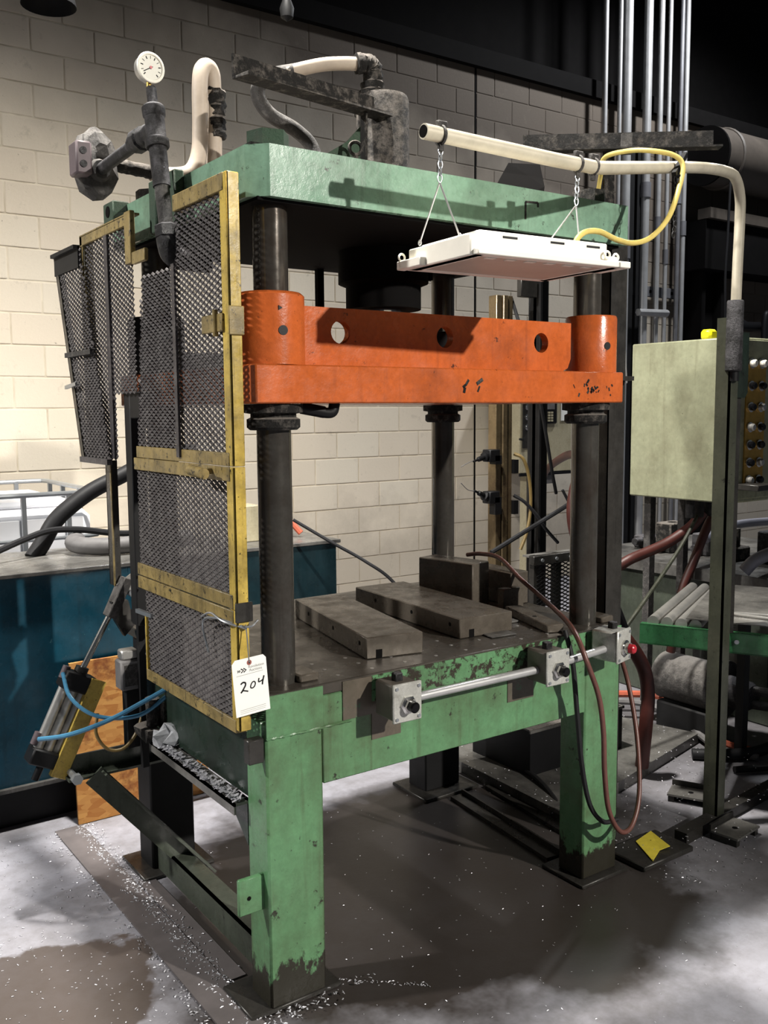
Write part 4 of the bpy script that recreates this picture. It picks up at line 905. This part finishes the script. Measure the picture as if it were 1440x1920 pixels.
cable('cabinet_cable', [(2.42, 0.02, 0.90), (2.55, 0.05, 0.92), (2.68, 0.06, 0.90), (2.80, 0.04, 0.83)], 0.011, 'grey_hose', 'pale grey cable arching above the sheet on the table', 'cable')

# wall mounted panel
wp = thing('wall_panel', (4.77, 3.9, 1.05), 'grey operator panel with keypad on the far block wall', 'control panel')
MB().box(4.475, 5.10, 3.80, 4.20, 1.055, 1.95, 0.006).build('body', 'panel_grey', wp)
kp = MB().box(4.70, 4.90, 3.775, 3.80, 1.475, 1.78, 0.012).build('keypad', 'black_paint', wp)
MB().box(4.745, 4.86, 3.772, 3.776, 1.60, 1.70).build('display', 'grey_hose', kp)
for i in range(3):
    for j in range(4): MB().box(4.745+i*0.035, 4.77+i*0.035, 3.770, 3.776, 1.495+j*0.023, 1.511+j*0.023).build('key', 'panel_grey', kp)
bs_ = MB().box(4.500, 4.580, 3.79, 3.80, 1.27, 1.90, 0.003).build('button_strip', 'black_steel', wp)
for z in (1.62, 1.535, 1.45, 1.70): MB().lathe([(0.026, 0), (0.026, .012), (0.016, .014), (0.016, 0.02)], (4.540, 3.79, z), (0, -1, 0), 14).build('push_button', 'chrome', bs_)
MB().cyl((4.50, 3.79, 1.345), (4.40, 3.72, 1.352), 0.010, seg=8).build('selector_lever', 'black_paint', bs_)
MB().box(4.475, 5.10, 3.795, 3.81, 1.03, 1.056).build('lip', 'black_paint', wp)
MB().box(4.96, 5.04, 3.792, 3.80, 1.50, 1.72).build('notice_plate', 'paper', wp)
MB().box(4.71, 4.92, 3.82, 3.95, 0.95, 1.03, 0.005).build('connector_box', 'grey_hose', wp)
MB().box(4.70, 4.78, 3.95, 4.03, 0.0, 1.056).build('stand_leg', 'panel_grey', wp)

# sensor post and its fellows behind the press
sp = thing('sensor_post', (2.62, 2.0, 0), 'bronze-coloured slotted post with two sensors behind the press', 'post')
m = MB(); m.box(2.56, 2.60, 1.97, 2.04, 0, 2.25, 0.003); m.box(2.605, 2.64, 1.96, 2.04, 0, 2.25, 0.003); m.box(2.645, 2.685, 1.97, 2.04, 0, 2.25, 0.003); m.build('profile', 'bronze_post', sp)
MB().box(2.53, 2.71, 1.93, 2.07, 0, 0.012).build('base_plate', 'black_steel', sp)
for i, z in enumerate((1.34, 1.10)):
    s = MB(); s.box(2.48, 2.56, 1.93, 2.00, z-0.035, z+0.035, 0.005); s.lathe([(0.028, 0), (0.028, .03), (0.016, .035), (0.014, .08), (0.007, .085), (0.006, .12)], (2.49, 1.965, z), (-0.9, -0.1, -0.22 if i == 0 else 0.38), 10); s.box(2.52, 2.57, 1.93, 1.98, z-0.10 if i else z-0.05, z)
    o = s.build('sensor', 'black_paint', sp)
    MB().tube([(2.38, 1.955, z-0.022+0.065*i), (2.33, 1.95, z-0.035+0.09*i), (2.28, 1.95, z-0.055+0.15*i)], 0.0025, 5).build('whisker', 'grey_hose', o)
    MB().box(2.685, 2.72, 1.95, 2.0, z-0.11, z-0.03).build('clip', 'black_paint', sp)
m = MB(); m.box(2.885, 2.985, 1.985, 2.01, 0, 2.75); m.box(2.885, 2.90, 1.95, 2.05, 0, 2.75)
t = thing('steel_post', (2.93, 2.0, 0), 'thick black steel post right of the bronze sensor post', 'post'); m.build('upright', 'dark_steel', t)
MB().box(2.74, 2.87, 1.96, 2.0, 2.25, 2.36, 0.004).build('bracket', 'black_steel', t)
cable('sensor_cable', [(2.70, 1.97, 1.345), (2.74, 1.93, 1.31), (2.78, 1.92, 1.18), (2.79, 1.92, 1.02), (2.76, 1.92, 0.88), (2.72, 1.93, 0.78)], 0.010, 'ochre_cord', 'yellowish cable hanging from the upper sensor', 'cable')
cable('sensor_cable', [(2.70, 1.97, 1.10), (2.75, 1.93, 1.06), (2.82, 1.90, 0.98), (2.88, 1.89, 0.90), (3.0, 1.9, 0.80)], 0.010, 'black_rubber', 'black cable hanging from the lower sensor', 'cable')
cable('slanting_bar', [(2.42, 1.85, 0.80), (2.75, 1.86, 0.92), (3.10, 1.87, 1.05), (3.4, 1.9, 1.18)], 0.014, 'black_rubber', 'black conduit slanting upward behind the right press posts', 'conduit')
cable('hydraulic_hose', [(4.80, 3.88, 0.935), (4.6, 3.66, 0.96), (4.3, 3.3, 1.12), (3.5, 2.3, 1.30), (3.10, 1.80, 1.28), (2.94, 1.71, 1.17), (2.90, 1.70, 1.03), (2.92, 1.70, 0.90), (2.98, 1.70, 0.76)], 0.028, 'red_hose', 'dark red hose bending down beside the front right post', 'hose', 12)
cable('thin_cable', [(2.70, 2.0, 2.24), (2.69, 1.86, 1.95), (2.72, 1.80, 1.72), (2.80, 1.82, 1.50), (2.90, 1.86, 1.25), (2.98, 1.9, 1.1)], 0.010, 'black_rubber', 'thin black cable slanting across the wall panel', 'cable')
cable('thin_cable', [(2.93, 1.80, 1.13), (3.02, 1.78, 0.98), (3.12, 1.75, 0.82), (3.2, 1.7, 0.7)], 0.009, 'black_rubber', 'thin dark cable running down behind the front right post', 'cable')
cable('white_wire', [(1.60, 0.25, 2.09), (1.645, 0.26, 1.98), (1.66, 0.27, 1.84), (1.71, 0.3, 1.70)], 0.007, 'conduit_steel', 'pale grey wire hanging beside the dark frame post', 'wire')
# low mesh cage behind
lc = thing('mesh_cage', (2.65, 1.62, 0), 'low black mesh cage behind the right side of the press', 'cage')
expanded('mesh_panel', lc, lambda u, v: True, 2.53, 3.0, 0.44, 0.745, (0, 1.60, 0), (1, 0, 0), (0, 0, 1), 'dark_steel', 0.05, 0.022, 0.007, 0.004)
m = MB(); m.box(2.50, 3.05, 1.59, 1.63, 0.75, 0.80, .003); m.build('rail', 'black_steel', lc)
m = MB(); m.box(2.50, 3.05, 1.59, 1.63, 0.40, 0.44); m.build('rail', 'black_steel', lc)
for x in (2.53, 2.70, 3.02): MB().box(x-0.02, x+0.02, 1.60, 1.64, 0, 0.80).build('leg', 'black_steel', lc)
m = MB(); m.box(2.50, 3.05, 1.63, 1.68, 0.79, 0.80); m.build('cover_plate', 'tank_top', lc)
for k in range(4): MB().cyl((2.56+0.11*k, 1.588, 0.775), (2.56+0.11*k, 1.58, 0.775), 0.010, seg=8).build('bolt', 'galvanised', lc)

# ================================================================== CONDUITS ON THE FAR WALL
cnd = [(5.77, 0.026, 'conduit_steel', 2.2, 'leftmost'), (5.97, 0.021, 'conduit_steel', 2.2, 'second from left'), (6.075, 0.045, 'conduit_steel', 2.2, 'third from left, thick and pale'), (6.36, 0.042, 'conduit_steel', 2.2, 'fourth from left, thick'),
       (6.55, 0.028, 'conduit_steel', 2.2, 'fifth from left'), (6.68, 0.022, 'conduit_steel', 2.2, 'sixth from left'), (6.86, 0.024, 'conduit_grey', 2.2, 'seventh from left'), (6.94, 0.026, 'conduit_steel', 2.2, 'rightmost')]
for i, (x, r, mt, z0, w) in enumerate(cnd):
    t = thing('wall_conduit', (x, 4.08, 0.0), 'tall steel conduit on the far wall, %s of the bundle' % w, 'conduit', 'tall conduits on the far wall')
    MB().cyl((x, 4.08, 0.0), (x, 4.08, 6.98), r, seg=12).build('pipe', mt, t)
    MB().cyl((x, 4.08, 3.62-0.3*(i % 3)), (x, 4.08, 3.76-0.3*(i % 3)), r*1.3, seg=12).build('coupling', 'conduit_grey', t)
m = MB(); m.box(5.65, 7.05, 4.13, 4.17, 2.70, 2.80, 0.003)
t = thing('strut_channel', (6.3, 4.15, 2.75), 'slotted strut channel holding the tall conduits to the wall', 'channel'); m.build('channel', 'conduit_grey', t)
for k in range(12): MB().box(5.74+k*0.11, 5.775+k*0.11, 4.128, 4.131, 2.735, 2.765).build('slot', 'soot_and_shade', t)
for x in (6.20, 6.30): tag(MB().box(x-0.03, x+0.03, 4.10, 4.16, 0, 4.2).build('dark_conduit', 'dark_steel'), 'dark flat conduit among the pale conduits, %s one of two' % ('left' if x < 6.25 else 'right'), 'conduit')
m = MB(); m.cyl((6.2, 4.0, 2.52), (6.62, 4.0, 2.53), 0.035, seg=12); tag(m.wobble(.006, 3).build('cross_pipe', 'conduit_steel'), 'short dusty pipe crossing the conduit bundle', 'pipe')
dk = thing('overhead_duct', (8.3, 3.85, 3.9), 'large round grey duct running along the far wall top right', 'duct')
MB().cyl((6.98, 3.86, 4.05), (11.9, 3.86, 4.05), 0.28, seg=32).build('duct', 'duct_brown', dk)
MB().cyl((6.96, 3.86, 4.05), (6.985, 3.86, 4.05), 0.281, seg=32).build('end_cap', 'soot_and_shade', dk)  # cap blackened to blend the duct end into the dark
for x in (7.2, 9.0): MB().ring((x, 3.86, 4.05), (1, 0, 0), 0.28, 0.02, 32, 6).build('seam_band', 'duct_brown', dk)
m = MB(); m.box(7.0, 11.9, 3.80, 3.95, 3.46, 3.56); tag(m.build('crane_rail', 'duct_brown'), 'pale steel beam below the round duct', 'beam')
m = MB(); m.box(7.0, 11.9, 3.85, 4.20, 2.98, 3.45); tag(m.build('dark_box_beam', 'soot_and_shade'), 'black box beam under the pale steel beam', 'beam')  # plain near-black box along the wall
m = MB(); m.box(7.10, 7.16, 3.95, 4.2, 0, 3.45); m.box(7.16, 7.42, 4.05, 4.08, 0, 3.45); m.box(7.42, 7.48, 3.95, 4.2, 0, 3.45); tag(m.build('steel_column', 'soot_and_shade'), 'black steel column right of the conduit bundle', 'column')
m = MB(); m.tube([(7.5, 4.05, 2.46), (8.0, 4.05, 2.47), (9.2, 4.05, 2.50)], 0.05, 10); m.tube([(8.25, 3.98, 2.2), (8.25, 3.98, 2.55), (8.32, 3.98, 2.62), (8.6, 3.98, 2.60)], 0.035, 10); tag(m.build('black_pipe', 'black_paint'), 'black pipe along the wall above the olive cabinet', 'pipe')
cable('wall_cable', [(7.62, 4.1, 2.45), (7.68, 4.08, 2.62), (7.76, 4.08, 2.66), (7.86, 4.08, 2.58), (8.0, 4.05, 2.50)], 0.022, 'black_rubber', 'black cable arched on the wall behind the upright', 'cable')
cable('hanging_chain_rope', [(7.02, 3.6, 3.9), (7.0, 3.6, 3.3), (6.98, 3.6, 2.9), (7.0, 3.6, 2.4)], 0.012, 'black_rubber', 'dark rope hanging down beside the black steel column', 'rope')

# ================================================================== LEFT SIDE: TANKS, TOTE, HOSES
bt_ = thing('blue_tank', (0.0, 1.8, 0), 'dark teal steel coolant tank with a grey top at left', 'tank')
MB().box(-1.6, 0.33, 1.585, 2.12, 0.165, 0.985, 0.004).build('body', 'teal_paint', bt_)
MB().box(-1.62, 0.35, 1.555, 2.14, 0.985, 1.002, 0.003).build('lid', 'tank_top', bt_)
MB().box(-1.6, 0.30, 1.62, 2.10, 0.0, 0.165).build('skid', 'black_paint', bt_)
m = MB(); m.box(-1.62, 0.32, 1.565, 1.60, 0.155, 0.170); m.build('base_flange', 'tank_top', bt_)
MB().box(0.22, 0.30, 1.583, 1.586, 0.86, 0.985).build('weld_patch', 'teal_paint', bt_)
t2 = thing('steel_tank', (1.3, 2.5, 0), 'dark steel tank with an open lid edge seen between the posts', 'tank')
MB().box(0.55, 1.735, 2.40, 2.95, 0.0, 0.855, 0.004).build('body', 'dark_teal', t2)
MB().box(0.54, 1.76, 2.39, 2.96, 0.855, 0.875, 0.003).build('lid', 'tank_top', t2)
MB().box(1.22, 1.36, 2.60, 2.75, 0.875, 1.08, 0.006).build('filter_box', 'panel_grey', t2)
cable('orange_tube', [(1.36, 2.66, 1.03), (1.45, 2.66, 1.03), (1.54, 2.66, 1.00), (1.58, 2.64, 0.96), (1.62, 2.60, 0.90)], 0.018, 'orange_hose', 'short orange tube on top of the rear tank', 'hose')
cable('thin_rod', [(1.40, 2.30, 1.02), (1.55, 2.15, 0.90), (1.68, 2.02, 0.80), (1.80, 1.92, 0.68), (1.97, 1.78, 0.38), (2.16, 1.64, 0.012)], 0.009, 'black_rubber', 'thin black rod leaning down from the rear tank', 'rod')
ib = thing('ibc_tote', (0.0, 3.1, 0), 'white plastic bulk tote in a grey tubular cage behind the tank', 'tote')
bx0, bx1, by0, by1 = -0.62, 0.46, 2.62, 3.62
MB().box(bx0+0.03, bx1-0.03, by0+0.03, by1-0.03, 0.14, 1.13, 0.05).build('bottle', 'tote_white', ib)
MB().box(bx0+0.10, bx1-0.10, by0+0.10, by1-0.10, 1.12, 1.165, 0.03).build('bottle_dome', 'tote_white', ib)
MB().box(bx0, bx1, by0, by1, 0.0, 0.12).build('pallet', 'grey_hose', ib)
def loop(z, r): return MB().tube([(bx0, by0, z), (bx1-0.06, by0, z), (bx1-0.015, by0+0.015, z), (bx1, by0+0.06, z), (bx1, by1-0.06, z), (bx1-0.015, by1-0.015, z), (bx1-0.06, by1, z), (bx0, by1, z)], r, 8, 1, False)
loop(1.205, 0.013).build('cage_rail', 'galvanised', ib); loop(0.985, 0.010).build('cage_rail', 'galvanised', ib); loop(0.70, 0.010).build('cage_rail', 'galvanised', ib); loop(0.40, 0.010).build('cage_rail', 'galvanised', ib)
for x in (-0.5, -0.2, 0.085, 0.30): MB().box(x-0.011, x+0.011, by0-0.01, by0+0.012, 0.12, 1.205).build('cage_upright', 'galvanised', ib)
for y in (2.95, 3.25, 3.5): MB().box(bx1-0.012, bx1+0.010, y-0.011, y+0.011, 0.12, 1.205).build('cage_upright', 'galvanised', ib)
for x in (0.0, 0.3): MB().box(x-0.011, x+0.011, by1-0.012, by1+0.010, 0.12, 1.205).build('cage_upright', 'galvanised', ib)
MB().lathe([(0.11, 1.16), (0.11, 1.185), (0.09, 1.195)], (-0.09, 3.0, 0), seg=20).build('cap', 'button_red', ib)
cable('black_hose', [(-0.05, 1.98, 0.99), (0.0, 2.0, 1.05), (0.06, 2.01, 1.14), (0.14, 2.02, 1.205), (0.24, 2.03, 1.265), (0.36, 2.04, 1.315), (0.52, 2.06, 1.38), (0.75, 2.1, 1.42)], 0.036, 'black_rubber', 'thick black ribbed hose rising from the blue tank top', 'hose', 14)
cable('black_hose', [(-0.45, 1.66, 1.02), (-0.32, 1.78, 1.03), (-0.10, 1.90, 1.085), (0.02, 1.95, 1.107), (0.15, 1.96, 1.10), (0.32, 1.96, 1.07), (0.5, 1.98, 1.06)], 0.014, 'black_rubber', 'thin black hose arching over the blue tank top', 'hose')
cable('black_hose', [(0.14, 1.97, 1.055), (0.11, 1.93, 1.05), (0.12, 1.87, 1.044), (0.18, 1.82, 1.04), (0.28, 1.79, 1.04), (0.42, 1.80, 1.04), (0.6, 1.84, 1.04)], 0.037, 'grey_hose', 'thick grey hose coiled flat on the blue tank top', 'hose', 14)
ob = MB(); ob.prism([(-0.055, 1.47, 0.003), (0.50, 1.47, 0.003), (0.50, 1.54, 0.63), (-0.045, 1.54, 0.63)], (0, 0.012, 0))
tag(ob.build('osb_board', 'osb', smooth=False), 'orange-brown chipboard panel leaning on the blue tank', 'board')
tag(MB().box(0.26, 1.1, 1.40, 1.46, 0.18, 0.26).build('cross_channel', 'dark_steel'), 'dark channel crossing behind the rear left press leg', 'channel')
MBs = MB(); MBs.box(0.27, 0.32, 1.40, 1.46, 0, 0.18); MBs.box(1.04, 1.09, 1.40, 1.46, 0, 0.18); 
cc = bpy.data.objects['cross_channel']; WPOS['cross_channel'] = V((0, 0, 0)); MBs.build('stub_leg', 'dark_steel', cc)

# ================================================================== FLOOR ITEMS
def strip(nm, x0, x1, y0, y1, z, lab, skew=0.0):
    m = MB().prism([(x0+skew, y0, 0.0005), (x1+skew, y0, 0.0005), (x1, y1, 0.0005), (x0, y1, 0.0005)], (0, 0, z)); return tag(m.build(nm, 'floor_strip', smooth=False), lab, 'floor strip')
plain('floor_strip', srgb(104, 98, 98), 0.6, 0.0, 0.35, 9)
strip('floor_strip', -0.150, -0.045, -0.9, 1.46, 0.006, 'long flat steel strip set on the floor left of the press', 0.02)
strip('floor_plate', -0.030, 0.025, 0.20, 0.90, 0.005, 'narrow steel shim plate on the floor beside the press legs')
sk = MB().prism([(1.47, 0.345, 0.001), (2.65, 0.615, 0.001), (2.45, 1.32, 0.001), (1.50, 1.15, 0.001)], (0, 0, 0.048))
tag(sk.build('skid_plate', 'tank_top', smooth=False), 'low thick steel skid plate on the floor behind the front right leg', 'plate')
bn = thing('parts_bin', (2.0, 0.85, 0.05), 'black steel bin standing on the low skid plate', 'bin')
m = MB(); m.box(1.62, 2.20, 0.70, 0.712, 0.05, 0.245); m.box(1.62, 2.20, 1.06, 1.072, 0.05, 0.245); m.box(1.62, 1.632, 0.712, 1.06, 0.05, 0.245); m.box(2.188, 2.20, 0.712, 1.06, 0.05, 0.245); m.build('walls', 'black_paint', bn)
MB().box(1.632, 2.188, 0.712, 1.06, 0.05, 0.075).build('base', 'black_paint', bn)
m = MB(); m.box(1.615, 2.205, 0.694, 0.702, 0.238, 0.250); m.box(2.197, 2.207, 0.694, 1.078, 0.238, 0.250); m.build('rolled_rim', 'tank_top', bn)
MB().box(1.70, 2.12, 0.78, 1.0, 0.075, 0.20, 0.01).wobble(.01, 3).build('scrap', 'grime_black', bn)
def tray(lab, c, ang, hole=True):
    u = X(math.cos(ang), math.sin(ang), 0); v = X(-math.sin(ang), math.cos(ang), 0)
    t = thing('steel_bracket', (c[0], c[1], 0), lab, 'bracket', 'steel brackets on the floor')
    b = MB().obox(V((c[0], c[1], 0.030)), (0.085, 0.055, 0.004), (u, v, (0, 0, 1))).build('plate', 'tank_top', t)
    MB().obox(V((c[0], c[1], 0.028))+v*0.055, (0.085, 0.004, 0.028), (u, v, (0, 0, 1))).build('flange', 'black_steel', t)
    MB().obox(V((c[0], c[1], 0.014))-u*0.07, (0.012, 0.05, 0.0135), (u, v, (0, 0, 1))).build('foot', 'black_steel', t)
    MB().obox(V((c[0], c[1], 0.014))+u*0.07, (0.012, 0.05, 0.0135), (u, v, (0, 0, 1))).build('foot', 'black_steel', t)
    MB().cyl((c[0], c[1], 0.0342), (c[0], c[1], 0.0348), 0.011, seg=14).build('hole', 'soot_and_shade', b)
    return t
tray('small steel foot bracket with a hole at the base beam end', (1.918, -0.088), 0.12)
tray('small steel bracket behind the upright on the pale floor', (2.06, 0.215), -1.1)
pn = MB().prism([(1.546, 0.070, 0.024), (1.655, 0.090, 0.026), (1.605, -0.036, 0.030), (1.559, -0.028, 0.025), (1.474, -0.066, 0.024)], (0, 0, 0.002))
tag(pn.build('yellow_note', 'note_yellow', smooth=False), 'torn yellow paper lying on the dark floor beam', 'paper')
tag(MB().box(1.42, 1.69, -0.075, 0.10, 0.001, 0.022, 0.004).build('base_plate', 'black_steel'), 'dark steel base block under the yellow paper', 'plate')
cable('floor_arc', [(1.60, 1.22, 0.012), (1.66, 0.95, 0.060), (1.60, 0.62, 0.060), (1.46, 0.30, 0.014)], 0.011, 'black_rubber', 'dark arc lying on the floor between the right press legs', 'rod')  # thin dark tube curved over floor and skid plate
for i, (a, b, lab) in enumerate((((1.30, 0.80), (1.235, 0.18), 'dark angle bar flat on the floor between the right press legs'), ((1.49, 0.80), (1.425, 0.24), 'second dark angle bar on the floor right of the right press legs'))):
    m = MB(); m.bar((a[0], a[1], 0.008), (b[0], b[1], 0.008), 0.06, 0.014); m.bar((a[0]+0.03, a[1], 0.018), (b[0]+0.03, b[1], 0.018), 0.008, 0.03); tag(m.build('floor_angle', 'black_steel'), lab, 'angle bar')
# lamp shade high at left, hook on the wall
ld = thing('lamp_shade', (0.13, 2.0, 3.25), 'dark bell lamp shade cut off at the top left edge', 'lamp')
MB().lathe([(0.11, 0.0), (0.105, 0.03), (0.07, 0.10), (0.04, 0.14), (0.03, 0.20)], (0.125, 2.0, 3.262), seg=28, cap=False).build('shade', 'dark_steel', ld)
MB().cyl((0.125, 2.0, 3.40), (0.125, 2.0, 6.98), 0.012, seg=8).build('stem', 'dark_steel', ld)
hk = thing('wall_hook', (1.25, 2.0, 3.45), 'small dark hook hanging at the top picture edge', 'hook')
MB().lathe([(0.0, 0), (0.03, 0.02), (0.035, 0.06), (0.02, 0.10)], (1.245, 2.0, 3.445), seg=14).build('block', 'dark_steel', hk)
MB().cyl((1.245, 2.0, 3.54), (1.245, 2.0, 6.98), 0.008, seg=8).build('cable', 'dark_steel', hk)

# metal chips scattered on floor and ledge
def chips():
    m = MB(); rnd = random.Random(21)
    def chip(x, y, z, s):
        a = rnd.uniform(0, 2*PI); l = s*rnd.uniform(0.5, 1.6); w = s*rnd.uniform(0.2, 0.5); u = X(math.cos(a), math.sin(a), rnd.uniform(0, .3)); v = X(-math.sin(a), math.cos(a), 0)
        c = X(x, y, z+0.001)
        m.add([c-u*l-v*w, c+u*l-v*w, c+u*l*0.8+v*w, c-u*l*0.7+v*w, c+X(0, 0, s*0.5)], [(0, 1, 4), (1, 2, 4), (2, 3, 4), (3, 0, 4), (3, 2, 1, 0)])
    for _ in range(1500):
        x = rnd.uniform(-1.1, 0.0); y = rnd.uniform(-0.6, 1.5); chip(x, y, 0.001, 0.0030)
    for _ in range(900): chip(-0.05+rnd.gauss(0, 0.022), rnd.uniform(-0.5, 1.45), 0.006, 0.0042)
    for _ in range(300): chip(-0.155+rnd.gauss(0, 0.02), rnd.uniform(-0.5, 1.45), 0.003, 0.0038)
    for _ in range(500): chip(rnd.uniform(0, 1.9), rnd.uniform(-0.9, 1.0), 0.001, 0.0026)
    for _ in range(900): chip(rnd.uniform(1.4, 2.6), rnd.uniform(-0.3, 1.3), 0.051 if rnd.random() < 0.4 else 0.001, 0.004)
    for _ in range(70): chip(0.08+rnd.gauss(0, 0.10), -0.03+rnd.gauss(0, 0.02), 0.010, 0.0045)
    for k in range(55):
        q = rnd.random(); chip(0.20+0.22*q+rnd.gauss(0, .006), 0.05-0.19*q+rnd.gauss(0, .006), 0.001, 0.0035)
    o = m.build('metal_chips', 'swarf', smooth=False); o['kind'] = 'stuff'; tag(o, 'bright metal chips scattered over the floor', 'metal chips')
    m = MB()
    def chip2(x, y, z, s):
        a = rnd.uniform(0, 2*PI); u = X(math.cos(a), math.sin(a), rnd.uniform(-.5, .5))*s*1.5; v = X(-math.sin(a), math.cos(a), rnd.uniform(-.5, .5))*s*0.5; c = X(x, y, z)
        m.add([c-u-v, c+u-v, c+u+v, c-u+v], [(0, 1, 2, 3)])
    for _ in range(420): chip2(-0.035+abs(rnd.gauss(0, 0.014)), rnd.uniform(0.12, 0.71), 0.559+rnd.random()*0.008, 0.0065)
    o = m.build('ledge_swarf', 'swarf', smooth=False); o['kind'] = 'stuff'; tag(o, 'silver swarf heaped along the side ledge of the press', 'swarf')
chips()
